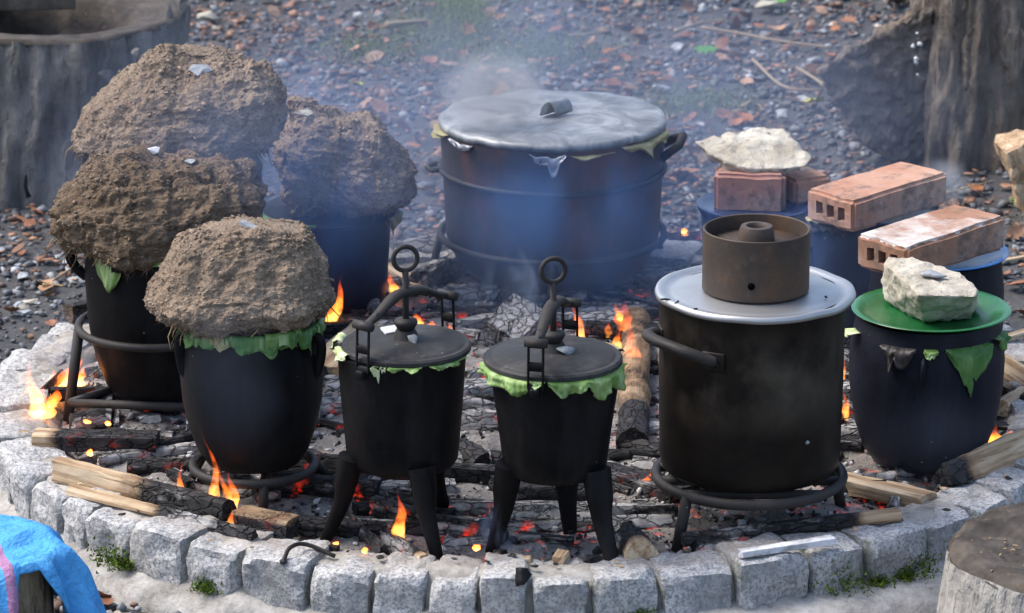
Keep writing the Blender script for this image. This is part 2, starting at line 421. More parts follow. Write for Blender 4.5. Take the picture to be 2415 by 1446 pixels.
t = MT('ash and charcoal', .95, .1)
n1 = t.noise(7, 6, .7); n2 = t.noise(60, 5, .7); n3 = t.noise(24, 5, .7)
c = t.ramp(n1, [(.3, (.085, .08, .075)), (.5, (.22, .205, .19)), (.68, (.37, .35, .33))])
c = t.mix(t.ramp(n3, [(.54, 0), (.64, .92)]), c, (.022, .021, .021))
c = t.mix(t.ramp(n2, [(.6, 0), (.75, .7)]), c, (.62, .61, .60))
t.base(c)
gl = t.math('MULTIPLY', t.ramp(t.noise(5, 3), [(.5, 0), (.62, 1)]), t.ramp(t.noise(36, 5, .7), [(.56, 0), (.66, 1)]))
t.b.inputs['Emission Color'].default_value = (1, .05, .008, 1); t.l(t.math('MULTIPLY', gl, .35), t.b.inputs['Emission Strength'])
t.bump(n2, .9, .008); t.bump(n3, .8, .012)
mt_ash = t.m
t = MT('charcoal crumbs', .85, .25); cc, aR, aG, aB = t.attr(); n1 = t.noise(110, 4)
t.base(t.mix(.5, cc, t.ramp(n1, [(.3, .35), (.7, 1)]), 'MULTIPLY')); t.bump(n1, .5, .003); mt_coal = t.m
t = MT('glowing ember', .9, .1); t.base((.05, .02, .01))
t.l(t.ramp(t.noise(60, 4), [(.35, (1, .06, .01)), (.55, (1, .3, .04)), (.7, (1, .62, .2))]), t.b.inputs['Emission Color']); t.b.inputs['Emission Strength'].default_value = 3.0
mt_ember = t.m

def M_stump(name, a, b, c3, rings=False):
    t = MT(name, .9, .15)
    g = t.noise(9, 6, .65, t.co((1, 1, .45))); g2 = t.noise(55, 5, .65, t.co((1, 1, .3))); g3 = t.noise(4.5, 5, .6)
    c = t.mix(t.ramp(g, [(.35, 0), (.65, 1)]), a, b)
    c = t.mix(t.ramp(g2, [(.25, .9), (.45, 0)]), c, tuple(x*.35 for x in a))
    c = t.mix(t.ramp(g3, [(.52, 0), (.62, .7)]), c, c3)
    c = t.mix(t.ramp(t.noise(30, 4), [(.7, 0), (.78, .6)]), c, (.4, .39, .37))
    t.base(c); t.bump(g2, 1.0, .012); t.bump(g, .9, .03); t.bump(t.vor(45, 'F1', t.co((1, 1, .5))), .5, .012)
    return t.m
mt_stumpA = M_stump('weathered stump bark', (.11, .106, .10), (.25, .235, .215), (.07, .068, .066))
mt_stumpB = M_stump('silvered stump wood', (.10, .086, .074), (.22, .188, .16), (.19, .145, .105))
mt_stumpC = M_stump('pale stump side', (.28, .26, .235), (.42, .40, .37), (.2, .165, .13))
t = MT('sawn stump top', .9, .15); n1 = t.noise(11, 6, .7); n2 = t.noise(60, 5)
c = t.ramp(n1, [(.3, (.03, .026, .023)), (.5, (.075, .065, .056)), (.7, (.14, .12, .10))])
c = t.mix(t.ramp(n2, [(.62, 0), (.74, .7)]), c, (.28, .17, .10))
wv = t.n('ShaderNodeTexWave', wave_type='RINGS', rings_direction='Z'); t.l(t.co(), wv.inputs['Vector']); wv.inputs['Scale'].default_value = 22; wv.inputs['Distortion'].default_value = 3
t.base(t.mix(.25, c, t.ramp(wv.outputs['Fac'], [(0, .45), (1, 1)]), 'MULTIPLY')); t.bump(n1, .7, .012); mt_stumptop = t.m

t = MT('blue tarpaulin', .62, .3); n1 = t.noise(7, 4)
sx = t.n('ShaderNodeSeparateXYZ'); t.l(t.co(), sx.inputs[0])
c = t.mix(t.ramp(n1, [(.35, 0), (.65, 1)]), (.06, .31, .70), (.10, .43, .82))
st = t.math('ABSOLUTE', t.math('SUBTRACT', t.math('ADD', sx.outputs[0], t.math('MULTIPLY', sx.outputs[1], .35)), .028))
c = t.mix(t.math('LESS_THAN', st, .008), c, (.42, .2, .35))
t.base(c); c2 = t.mix(t.ramp(t.noise(22, 5, .65), [(.5, 0), (.72, .4)]), c, (.03, .15, .36)); t.base(c2); t.bump(t.noise(220, 2), .4, .002); t.bump(t.noise(34, 5, .65, dist=1.5), .8, .012); t.bump(t.noise(10, 3, .5, dist=2), .6, .02); mt_tarp = t.m
def M_enam(name, a, b):
    t = MT(name, .25, .5); t.base(t.mix(t.ramp(t.noise(20, 4), [(.4, 0), (.7, 1)]), a, b)); t.bump(t.noise(10, 2), .1, .003); return t.m
mt_green = M_enam('green enamel', (.010, .10, .026), (.018, .14, .040)); mt_bluep = M_enam('blue enamel', (.02, .11, .33), (.035, .17, .43)); mt_navy = M_enam('navy enamel', (.02, .035, .09), (.035, .055, .13))
t = MT('moss', .95, .1); t.base(t.mix(t.noise(60), (.035, .065, .008), (.11, .16, .025))); mt_moss = t.m
t = MT('grass', .7, .2); t.base(t.mix(t.noise(20), (.07, .11, .03), (.15, .17, .06))); mt_grass = t.m
t = MT('fresh green weed', .5, .3); t.base(t.mix(t.noise(40), (.05, .17, .025), (.09, .26, .04))); mt_weed = t.m
t = MT('yellow leaf', .5, .3); t.base(t.mix(t.noise(40), (.52, .46, .07), (.36, .40, .07))); mt_yel = t.m
t = MT('straw', .7, .2); t.base(t.mix(t.noise(60), (.42, .32, .16), (.25, .16, .08))); mt_straw = t.m
t = MT('twig bark', .8, .2); t.base(t.mix(t.noise(60), (.36, .29, .2), (.18, .13, .09))); mt_twig = t.m
t = MT('painted recess shade', 1, 0); t.base((.004, .004, .004)); mt_recess_shade = t.m  # flat black colour standing in for the shade inside openings
t = MT('hot foil', .4, .5, .6); t.base(t.mix(t.noise(40), (.42, .43, .46), (.2, .2, .22))); mt_foil = t.m

def M_flame(name, strength, ramp):
    m = bpy.data.materials.new(name); m.use_nodes = True; nt = m.node_tree; nt.nodes.clear()
    out = nt.nodes.new('ShaderNodeOutputMaterial'); em = nt.nodes.new('ShaderNodeEmission'); nt.links.new(em.outputs[0], out.inputs['Volume'])
    tc = nt.nodes.new('ShaderNodeTexCoord'); s = nt.nodes.new('ShaderNodeSeparateXYZ'); nt.links.new(tc.outputs['Generated'], s.inputs[0])
    r = nt.nodes.new('ShaderNodeValToRGB'); nt.links.new(s.outputs[2], r.inputs[0]); e = r.color_ramp.elements
    while len(e) < len(ramp): e.new(.5)
    for q, (p, c) in zip(e, ramp): q.position = p; q.color = tuple(c)+(1,)
    nt.links.new(r.outputs[0], em.inputs[0])
    rs = nt.nodes.new('ShaderNodeValToRGB'); nt.links.new(s.outputs[2], rs.inputs[0]); rs.color_ramp.elements[0].color = (1, 1, 1, 1); rs.color_ramp.elements[1].color = (.3, .3, .3, 1)
    nz = nt.nodes.new('ShaderNodeTexNoise'); nz.inputs['Scale'].default_value = 55; nz.inputs['Detail'].default_value = 2; nt.links.new(tc.outputs['Object'], nz.inputs['Vector'])
    mp = nt.nodes.new('ShaderNodeMapRange'); nt.links.new(nz.outputs['Fac'], mp.inputs[0]); mp.inputs[1].default_value = .3; mp.inputs[2].default_value = .65; mp.inputs[3].default_value = .08; mp.inputs[4].default_value = 1.7
    m1 = nt.nodes.new('ShaderNodeMath'); m1.operation = 'MULTIPLY'; nt.links.new(rs.outputs[0], m1.inputs[0]); nt.links.new(mp.outputs[0], m1.inputs[1])
    m2 = nt.nodes.new('ShaderNodeMath'); m2.operation = 'MULTIPLY'; nt.links.new(m1.outputs[0], m2.inputs[0]); m2.inputs[1].default_value = strength
    nt.links.new(m2.outputs[0], em.inputs[1])
    return m
mt_flame = M_flame('flame gas', 150, [(0, (1, .42, .08)), (.35, (1, .25, .03)), (.75, (1, .11, .012)), (1, (.9, .05, .005))])
mt_flame2 = M_flame('faint flame gas', 45, [(0, (1, .25, .03)), (.5, (1, .12, .02)), (1, (.8, .05, .01))])

def M_smoke(name, dens, col, ns=6, lo=.42, hi=.75, dist=.8, aniso=.2):
    m = bpy.data.materials.new(name); m.use_nodes = True; nt = m.node_tree; nt.nodes.clear()
    out = nt.nodes.new('ShaderNodeOutputMaterial'); pv = nt.nodes.new('ShaderNodeVolumePrincipled'); nt.links.new(pv.outputs[0], out.inputs['Volume'])
    pv.inputs['Color'].default_value = tuple(col)+(1,); pv.inputs['Anisotropy'].default_value = aniso
    tc = nt.nodes.new('ShaderNodeTexCoord')
    ln = nt.nodes.new('ShaderNodeVectorMath'); ln.operation = 'LENGTH'; nt.links.new(tc.outputs['Object'], ln.inputs[0])
    gp = nt.nodes.new('ShaderNodeNewGeometry')
    fo = nt.nodes.new('ShaderNodeMapRange'); fo.interpolation_type = 'SMOOTHSTEP'; nt.links.new(ln.outputs['Value'], fo.inputs[0])
    fo.inputs[1].default_value = 1.0; fo.inputs[2].default_value = .1; fo.inputs[3].default_value = 0; fo.inputs[4].default_value = 1
    nz = nt.nodes.new('ShaderNodeTexNoise'); nz.inputs['Scale'].default_value = ns; nz.inputs['Detail'].default_value = 4; nz.inputs['Distortion'].default_value = dist
    mp1 = nt.nodes.new('ShaderNodeMapping'); mp1.inputs['Scale'].default_value = (1, 1, .6); nt.links.new(gp.outputs['Position'], mp1.inputs[0]); nt.links.new(mp1.outputs[0], nz.inputs['Vector'])
    mr = nt.nodes.new('ShaderNodeMapRange'); nt.links.new(nz.outputs['Fac'], mr.inputs[0]); mr.inputs[1].default_value = lo; mr.inputs[2].default_value = hi
    a = nt.nodes.new('ShaderNodeMath'); a.operation = 'MULTIPLY'; nt.links.new(fo.outputs[0], a.inputs[0]); nt.links.new(mr.outputs[0], a.inputs[1])
    b = nt.nodes.new('ShaderNodeMath'); b.operation = 'MULTIPLY'; nt.links.new(a.outputs[0], b.inputs[0]); b.inputs[1].default_value = dens
    nt.links.new(b.outputs[0], pv.inputs['Density'])
    return m
BLUE = (.19, .41, .95)
# ------------------------------------------------------------------ ground
gv, gf = [], []
g = 40
xs = np.concatenate([[-60, -30, -12, -6], np.linspace(-3, 3, 91), [6, 12, 30, 60]]); ys = np.concatenate([[-60, -30, -12, -6], np.linspace(-3, 4, 106), [8, 14, 30, 80]])
for y in ys:
    for x in xs:
        d = math.hypot(x-RC[0], y-RC[1])
        z = .012*noise.fractal(Vector((x*2.2, y*2.2, 0)), 1, 2, 3) if max(abs(x), abs(y)) < 5 else 0
        if d < 1.0: z = min(z, 0)-.004
        gv.append((x, y, z))
nx = len(xs)
for j in range(len(ys)-1):
    for i in range(nx-1): gf.append((j*nx+i, j*nx+i+1, (j+1)*nx+i+1, (j+1)*nx+i))
fin(obj('ground', (gv, gf), mt_ground), kind='structure')
def gz(x, y): return .012*noise.fractal(Vector((x*2.2, y*2.2, 0)), 1, 2, 3)

# concrete haunch round the foot of the kerb
V, F = [], []; NA, NR = 260, 7
for i in range(NA):
    a = 2*math.pi*i/NA; out = .10+.06*noise.fractal(Vector((math.cos(a)*4, math.sin(a)*4, 3)), 1, 2, 4)
    if math.sin(a) > -.1: out *= .4
    elif math.cos(a) < -.25: out *= .55
    out = max(.015, out)
    for k in range(NR):
        t_ = k/(NR-1); r = .80+(RO-.80+out)*t_
        x, y = RC[0]+r*math.cos(a), RC[1]+r*math.sin(a)
        z = .040*(1-t_**2.5)+.006+.009*noise.fractal(Vector((x*20, y*20, 0)), 1, 2, 3) - (.03 if k == NR-1 else 0)
        V.append((x, y, z))
for i in range(NA):
    for k in range(NR-1):
        j = (i+1) % NA; F.append((i*NR+k, i*NR+k+1, j*NR+k+1, j*NR+k))
fin(obj('concrete_footing', (V, F), mt_conc), kind='structure')

# ------------------------------------------------------------------ fire ring: setts bedded in mortar
ring = thing('fire_ring', (RC[0], RC[1], 0), 'round fire pit kerb of rough grey granite setts', 'fire ring')
def sett(a0, a1, seed):
    r = random.Random(seed); am = (a0+a1)/2; wd = (a1-a0)*RO*.5-r.uniform(.001, .0045); dp = r.uniform(.093, .108); h = ZK+r.uniform(-.006, .007)
    bm = bmesh.new(); bmesh.ops.create_cube(bm, size=2)
    bmesh.ops.subdivide_edges(bm, edges=bm.edges[:], cuts=11, use_grid_fill=True)
    sh = Vector((seed*1.7, seed*.9, 0)); cols = []
    tp = r.uniform(.9, 1.0); e = r.uniform(.10, .2)
    for v in bm.verts:
        x, y, z = v.co; q = Vector((x, y, z))
        m = max(abs(x), abs(y), abs(z)); sm = (abs(x)**18+abs(y)**18+abs(z)**18)**(1/18); q = q*(m/sm)
        rr = RO-dp/2 - q.y*dp/2*(-1)
        tang = q.x*wd*(rr/RO)*(1-(1-tp)*(1-q.z)*.9)
        p = Vector((tang, rr, (q.z+1)*.5*(h+.05)-.05))
        nzv = noise.fractal(p*14+sh, 1, 2, 4)
        nrm = q.normalized(); n2_ = noise.fractal(p*45+sh, 1, 2, 3); p += Vector((nrm.x*.45, nrm.y, nrm.z*.7))*(nzv*.012+n2_*.006)
        if q.z < -.2: p.y += .004
        v.co = p
    cen = Vector((0, RO-dp/2, h*.45))
    for _ in range(6):
        nn = Vector((r.choice((-1, 1))*r.uniform(.1, .9), r.uniform(.3, 1), r.uniform(-.1, 1))).normalized()
        ext = max((v.co-cen).dot(nn) for v in bm.verts); cut = ext-r.uniform(.001, .0065)
        for v in bm.verts:
            d_ = (v.co-cen).dot(nn)-cut
            if d_ > 0: v.co -= nn*d_*.92
    rot = Matrix.Rotation(am-math.pi/2, 4, 'Z')
    cols = []
    for v in bm.verts:
        top = 1 if v.co.z > ZK-.02 else 0
        soot = top*max(0, min(1, (RO-.015-v.co.y)/.05)); moss = max(0, 1-v.co.z/.05)*r.random()
        if abs(v.co.x) > wd*.85: moss = max(moss, .7*r.random())
        cols.append((soot, moss, 0)); v.co = rot @ v.co
    vf = bm_out(bm); o = obj('sett', ([p+np.array([RC[0], RC[1], 0]) for p in vf[0]], vf[1]), mt_granite, ring, cols=np.array(cols)); o.data.set_sharp_from_angle(angle=math.radians(28))
a = math.radians(-95); end = a+2*math.pi; k = 0; rs = random.Random(4); angs = [a]
while True:
    a += rs.choice((rs.uniform(.065, .085), rs.uniform(.09, .12), rs.uniform(.09, .12)))/RO
    if a > end-.06: break
    angs.append(a)
angs.append(end)
for i in range(len(angs)-1): sett(angs[i], angs[i+1], i+1)
V, F = [], []; NA = 400; prof = [(.735, -.04), (.745, .07), (.765, .088), (.80, .098), (.832, .094), (.846, .070), (.846, -.04)]
for i in range(NA):
    a = 2*math.pi*i/NA
    for (r, z) in prof:
        q = Vector((math.cos(a)*r*30, math.sin(a)*r*30, z*30)); n_ = noise.fractal(q, 1, 2, 3)
        V.append((RC[0]+(r+.004*n_)*math.cos(a), RC[1]+(r+.004*n_)*math.sin(a), z+.004*n_))
for i in range(NA):
    for k in range(len(prof)-1):
        j = (i+1) % NA; F.append((i*7+k, i*7+k+1, j*7+k+1, j*7+k))
obj('mortar_bed', (V, F), mt_mortar, ring)
def moss(a, z, s, seed):
    r = random.Random(seed); V, F = [], []
    P = np.array([RC[0]+(RO+.006)*math.cos(a), RC[1]+(RO+.006)*math.sin(a), z])
    for _ in range(300):
        c = P+np.array([r.gauss(0, s)*-math.sin(a)+r.gauss(0, .006)*math.cos(a), r.gauss(0, s)*math.cos(a)+r.gauss(0, .006)*math.sin(a), abs(r.gauss(0, s*.6))])
        d = np.array([r.gauss(0, 1), r.gauss(0, 1), 1.2]); d = d/np.linalg.norm(d)*r.uniform(.004, .009); e = np.array([r.gauss(0, 1), r.gauss(0, 1), 0]); e = e/np.linalg.norm(e)*.0022
        k = len(V); V += [c-e, c+e, c+d]; F.append((k, k+1, k+2))
    fin(obj('moss', (V, F), mt_moss, loc=P, smooth=False), 'green moss growing at the foot of the granite kerb', 'moss', 'moss tufts on the kerb', 'stuff')
for x, y, s in ((330, 1350, .022), (350, 1362, .012), (1455, 1410, .012), (2130, 1385, .025), (1960, 1425, .03), (2195, 1300, .014), (560, 1400, .012), (1960, 1370, .01), (2100, 1395, .012)):
    p = at(x, y, .01); moss(math.atan2(p[1]-RC[1], p[0]-RC[0]), max(0.005, .036 if y > 1340 else .05), s, x)

# ------------------------------------------------------------------ ash bed
def ash_h(x, y):
    q = Vector((x*7, y*7, 0)); h = ZA+.014*noise.fractal(q, 1, 2, 4)+.006*noise.noise(q*6)
    d = math.hypot(x-RC[0], y-RC[1]); return h-.02*max(0, (d-.68)/.08)
V, F = [], []; NR, NA = 100, 300
for i in range(1, NR+1):
    r = .765*(i/NR)**.8
    for k in range(NA):
        a = 2*math.pi*k/NA; x, y = RC[0]+r*math.cos(a), RC[1]+r*math.sin(a); V.append((x, y, ash_h(x, y)))
for i in range(NR-1):
    for k in range(NA):
        j = (k+1) % NA; F.append((i*NA+k, i*NA+j, (i+1)*NA+j, (i+1)*NA+k))
V.append((RC[0], RC[1], ash_h(*RC))); q = len(V)-1
for k in range(NA): F.append((q, k, (k+1) % NA))
fin(obj('ash_bed', (V, F), mt_ash), kind='structure')

# ------------------------------------------------------------------ chips in bulk (numpy)
def hulls(n, seed, flat=.55, pts=11):
    out = []
    for i in range(n):
        r = random.Random(seed*100+i); bm = bmesh.new()
        for _ in range(pts):
            v = Vector((r.gauss(0, 1), r.gauss(0, 1), r.gauss(0, 1))).normalized(); v.z *= flat; v.y *= r.uniform(.65, .9); bm.verts.new(v)
        res = bmesh.ops.convex_hull(bm, input=bm.verts[:])
        bmesh.ops.triangulate(bm, faces=bm.faces[:]); bm.verts.index_update()
        out.append((np.array([v.co[:] for v in bm.verts]), np.array([[v.index for v in f.verts] for f in bm.faces]))); bm.free()
    return out
def bulk(name, H, P, S, C, mat, rng, tilt=.5):
    Vs, Fs, Cs = [], [], []; k = 0
    pick = rng.integers(0, len(H), len(P))
    for h, (hv, hf) in enumerate(H):
        idx = np.where(pick == h)[0]; n = len(idx)
        if not n: continue
        a = rng.uniform(0, 2*np.pi, n); b = rng.normal(0, tilt, n); ca, sa, cb, sb = np.cos(a), np.sin(a), np.cos(b), np.sin(b)
        X = hv[None, :, 0]; Y = hv[None, :, 1]*cb[:, None]-hv[None, :, 2]*sb[:, None]; Z = hv[None, :, 1]*sb[:, None]+hv[None, :, 2]*cb[:, None]
        X = np.broadcast_to(X, Y.shape)
        W = np.stack([X*ca[:, None]-Y*sa[:, None], X*sa[:, None]+Y*ca[:, None], Z], -1)*S[idx][:, None, None]+P[idx][:, None, :]
        m = len(hv); Vs.append(W.reshape(-1, 3)); Fs.append((hf[None]+(np.arange(n)*m)[:, None, None]+k).reshape(-1, 3)); Cs.append(np.repeat(C[idx], m, 0)); k += n*m
    V = np.concatenate(Vs); F = np.concatenate(Fs); Cc = np.concatenate(Cs)
    me = bpy.data.meshes.new(name); me.vertices.add(len(V)); me.vertices.foreach_set('co', V.astype('f').ravel())
    me.loops.add(len(F)*3); me.loops.foreach_set('vertex_index', F.astype('i').ravel())
    me.polygons.add(len(F)); me.polygons.foreach_set('loop_start', np.arange(len(F), dtype='i')*3); me.polygons.foreach_set('loop_total', np.full(len(F), 3, 'i'))
    ca = me.color_attributes.new('Col', 'FLOAT_COLOR', 'POINT'); c4 = np.ones((len(V), 4), 'f'); c4[:, :3] = Cc; ca.data.foreach_set('color', c4.ravel())
    me.materials.append(mat); me.update(calc_edges=True); me.validate()
    o = bpy.data.objects.new(name, me); COL.objects.link(o); return o
GH = hulls(10, 3)
n = 50000
gx = RNG.uniform(-1.75, 1.75, n); gy = RNG.uniform(-1.3, 3.75, n)
d = np.hypot(gx-RC[0], gy-RC[1]); keep = (d > .9) & ~((d < .95) & (gy < 0) & (RNG.random(n) > .4))
keep &= ~((gy < -.55) & (gx > -.30) & (RNG.random(n) > .2))
keep &= RNG.random(n) < np.array([min(1, max(.25, .75+.9*noise.fractal(Vector((x*2.6, y*2.6, 4)), 1, 2, 2))) for x, y in zip(gx, gy)])
gx, gy = gx[keep], gy[keep]; n = len(gx)
S = np.clip(np.exp(RNG.normal(math.log(.0078), .4, n)), .0035, .020); zz = np.array([gz(x, y) for x, y in zip(gx, gy)])
dm = np.hypot(gx-RC[0], gy-RC[1]); S *= np.where((gy > 0) & (dm < 1.2), .75, 1)
u = RNG.random(n)[:, None]; v = RNG.random((n, 1))
C = np.where(u < .60, np.array([.062, .066, .075])+v*np.array([.095, .097, .10]), np.where(u < .82, np.array([.13, .14, .15])+v*np.array([.16, .16, .165]), np.where(u < .86, np.array([.34, .35, .36])+v*.16, np.array([.13, .08, .055])+v*np.array([.16, .105, .075]))))
front = (gy < -.3)[:, None] & (u < .62); C = np.where(front, C*1.7+.03, C)
fin(bulk('gravel', GH, np.c_[gx, gy, zz+S*.28], S, C, mt_chip, RNG), 'dark grey angular gravel covering the yard', 'gravel', None, 'stuff')
# coals and ash crumbs
n = 6500
rr = .745*np.sqrt(RNG.random(n)); aa = RNG.uniform(0, 2*np.pi, n); cx, cy = RC[0]+rr*np.cos(aa), RC[1]+rr*np.sin(aa)
S = np.clip(np.exp(RNG.normal(math.log(.0038), .55, n)), .0016, .013); zz = np.array([ash_h(x, y) for x, y in zip(cx, cy)])
u = RNG.random((n, 1)); v = RNG.random((n, 1))
C = np.where(u < .38, .012+v*.035, np.where(u < .68, .16+v*.2, .42+v*.25))*np.array([1, .97, .95])
fin(bulk('charcoal_crumbs', GH, np.c_[cx, cy, zz+S*.25], S, C, mt_coal, RNG, .7), 'black and white crumbs of charcoal and ash', 'charcoal', None, 'stuff')

# ------------------------------------------------------------------ stumps
def stump_mesh(c, prof, seg=110, flare=.0, seed=0, rough=.012, lobes=0, ns=5):
    V, F = [], []
    for (r, z) in prof:
        for k in range(seg):
            a = 2*math.pi*k/seg; q = Vector((math.cos(a)*1.6+seed, math.sin(a)*1.6, z*2))
            rr = r*(1+.07*noise.noise(q)) + rough*noise.fractal(Vector((math.cos(a)*r*30+seed, math.sin(a)*r*30, z*ns)), 1, 2, 4)
            if lobes: rr += lobes*max(0, 1-z/.15)*max(0, math.cos(a*5+seed))
            V.append((c[0]+rr*math.cos(a), c[1]+rr*math.sin(a), z))
    for i in range(len(prof)-1):
        for k in range(seg): F.append((i*seg+k, i*seg+(k+1) % seg, (i+1)*seg+(k+1) % seg, (i+1)*seg+k))
    return V, F
def steps(z0, z1, r0, r1, n): return [(r0+(r1-r0)*i/n, z0+(z1-z0)*i/n) for i in range(n+1)]
# left rear stump, hollow on top
p = at(110, 492, 0); m_ = mpp(p); R = 318*m_; c = (p[0], p[1]+R); zt = float(atY(110, 98, p[1]+.02)[2])
st = thing('tree_stump', (c[0], c[1], 0), 'wide grey stump with hollow top behind the clay mounds', 'stump')
obj('bark_side', stump_mesh(c, steps(-.03, zt, R*1.04, R*.97, 40), seg=170, seed=2, rough=.022), mt_stumpA, st)
tp = [(R*.975, zt-.006), (R*.96, zt+.004), (R*.85, zt), (R*.70, zt-.002), (R*.60, zt-.012), (R*.54, zt-.06), (R*.5, zt-.12), (.001, zt-.14)]
vf = stump_mesh(c, tp, seed=2, rough=.006); obj('hollow_top', vf, mt_stumptop, st)
for i, (x, y) in enumerate(((430, 15), (395, 40), (250, 175), (330, 135))):      # torn splinters of bark on the rim
    q = atY(x, y, c[1]-R*.2 if i < 2 else c[1]-R*.95); 
    obj('bark_splinter', hull_rock([q+np.array([random.gauss(0, .008), random.gauss(0, .006), random.gauss(0, .02 if i < 2 else .012)]) for _ in range(10)], 2, .003, 40, i), mt_stumpA, st)
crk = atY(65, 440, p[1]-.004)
obj('crack_shade', tube([crk+np.array([0, .012, .055]), crk+np.array([.001, .011, .03]), crk+np.array([-.002, .010, 0]), crk+np.array([.004, .008, -.022])], [.001, .004, .007, .009], 8), mt_recess_shade, st)  # solid black tube, paints the dark of a split in the bark
q = at(20, 0, zt+.02)
fin(obj('wood_slab', xf(rbox(.26, .12, .03, .004, 3, .004), (q[0], q[1]+.03, zt+.018), .1), mt_stumptop, loc=(q[0], q[1]+.03, zt)), 'dark flat slab lying on the hollow stump', 'wood slab')

# right rear stump with a flaring root buttress
p = at(2300, 408, 0); m_ = mpp(p); R = 172*m_; c = (p[0]+.02, p[1]+R); zt = .42
st = thing('tree_stump', (c[0], c[1], 0), 'tall split grey stump with a flaring root beside the bricks', 'stump')
obj('trunk', stump_mesh(c, steps(-.03, zt, R*1.05, R*.95, 50)+[(R*.6, zt+.01), (.001, zt)], seg=170, seed=9, rough=.026, ns=4), mt_stumpB, st)
Yb = c[1]-R*.25
bt = [(2172, 20), (2150, 60), (2060, 98), (1990, 132), (1938, 168), (1950, 215), (1985, 270), (2020, 320), (2075, 352), (2150, 400), (2200, 420), (2200, 20)]
pts = []
for x, y in bt:
    for dy in (-.045, .06):
        k_ = (2200-x)/260; q = atY(x, y, Yb+dy*(1-.5*k_)-.03*k_); q[2] = max(q[2], -.03); pts.append(q)
vf = hull_rock(pts, 6, .016, 40, 3); obj('root_buttress', vf, mt_stumpB, st)
for i, (x0, y0, x1, y1, s) in enumerate(((2265, 60, 2330, 240, .05), (2360, 50, 2420, 200, .07))):   # loose bark plates
    q0, q1 = atY(x0, y0, c[1]-R*.93), atY(x1, y1, c[1]-R*.98); mid = (q0+q1)/2; w_ = abs(q1[0]-q0[0])/2; h_ = abs(q1[2]-q0[2])/2
    obj('bark_plate', hull_rock([mid+np.array([w_*math.cos(a_)*random.uniform(.75, 1.1), random.choice((-.006, .012)), h_*math.sin(a_)*random.uniform(.8, 1.1)]) for a_ in np.linspace(0, 6.2, 18)], 4, .003, 40, i+5), mt_stumpB, st)
for i, y in enumerate((78, 104, 110, 138, 146, 150, 178)):
    q = atY(2166-i*1.5+random.gauss(0, 4), y, c[1]-R*.75-.004); o = obj('fungus', rock(q, random.uniform(.003, .008), .005, random.uniform(.003, .007), i+50, cuts=1), mt_white, st)
q = at(2130, 12, .03)
fin(obj('log_end', hull_rock([(q[0]+random.uniform(-.09, .07), q[1]+.10+random.uniform(-.05, .05), random.uniform(-.01, .13)) for _ in range(16)], 4, .006, 20, 6), mt_stumpB, loc=(q[0], q[1]+.1, 0)), 'dark log end standing behind the tall split stump', 'log')

# front right stump
zt = .17; tc_ = at(2590, 1292, zt); m_ = mpp(tc_); R = 352*m_
st = thing('tree_stump', (tc_[0], tc_[1], 0), 'low sawn stump with pale sides in front of the kerb', 'stump')
obj('side', stump_mesh(tc_, steps(-.02, zt-.004, R*1.05, R*.985, 26), seed=5, rough=.008, ns=2), mt_stumpC, st)
vf = stump_mesh(tc_, [(R*.99, zt-.008), (R*.97, zt+.001)]+[(R*f_, zt+.004+.004*math.sin(f_*9)) for f_ in (.9, .8, .7, .6, .5, .4, .3, .2, .1, .002)], seed=5, rough=.004)
vf = ([(x, y, z+.006*noise.fractal(Vector((x*25, y*25, 1)), 1, 2, 3)) for x, y, z in vf[0]], vf[1]); obj('sawn_top', vf, mt_stumptop, st)
for i in range(26):
    q = np.array([tc_[0]-R*random.uniform(.5, .97), tc_[1]-R*random.uniform(-.1, .55), zt+.006])
    if math.hypot(q[0]-tc_[0], q[1]-tc_[1]) > R*.96: continue
    d_ = np.array([random.uniform(-1, 1), random.uniform(-1, 1), .1])*random.uniform(.004, .012)
    fin(obj('wood_chip', tube([q, q+d_*.5+np.array([0, 0, .001]), q+d_], .0015, 4, .5), mt_straw, loc=q), 'small pale wood chip on the low sawn stump', 'wood chip', 'chips on the front stump')

# ------------------------------------------------------------------ blue tarpaulin over a stump, front left
zt = .20; tq = at(-70, 1275, zt); m_ = mpp(tq); Rt = 205*m_
st = thing('tree_stump', (tq[0], tq[1], 0), 'brown stump under the blue tarpaulin', 'stump')
obj('side', stump_mesh(tq, steps(-.02, zt-.012, Rt*1.0, Rt*.93, 18)+[(Rt*.8, zt-.010), (.001, zt-.009)], seed=14, rough=.008, ns=2), M_stump('brown stump wood', (.16, .12, .075), (.27, .21, .14), (.13, .11, .08)), st)
V, F = [], []; NA, NR = 150, 44
for i in range(NA):
    a = 2*math.pi*i/NA
    # hem length by direction: short over the front, long flap at the right
    hem = .13+.03*math.sin(a*3+1)+.012*math.sin(a*7)
    da = (math.degrees(a)+360) % 360
    fl = math.exp(-((da-352)/13)**2)+math.exp(-((da+8)/13)**2); hem += .07*fl
    hem -= .125*math.exp(-((da-318)/15)**2); hem = max(.012, hem)
    for k in range(NR):
        s = k/(NR-1)*(Rt*1.0+hem)
        if s < Rt*.96:
            r = s; z = zt+.002+.010*noise.fractal(Vector((s*math.cos(a)*13, s*math.sin(a)*13, 2)), 1, 2, 3)-.006*(s/Rt)**4
        else:
            e_ = s-Rt*.96; r = Rt*.97+.012*min(1, e_/.02)+e_*(.10+.36*fl)+.014*math.sin(a*11+1)*min(1, e_/.05)+.006*math.sin(a*23)*min(1, e_/.05); z = zt-.004-max(0, e_-.006)*.96*(1-.18*fl)
        V.append((tq[0]+r*math.cos(a), tq[1]+r*math.sin(a), max(z, .014)))
for i in range(NA):
    j = (i+1) % NA
    for k in range(NR-1): F.append((i*NR+k, i*NR+k+1, j*NR+k+1, j*NR+k))
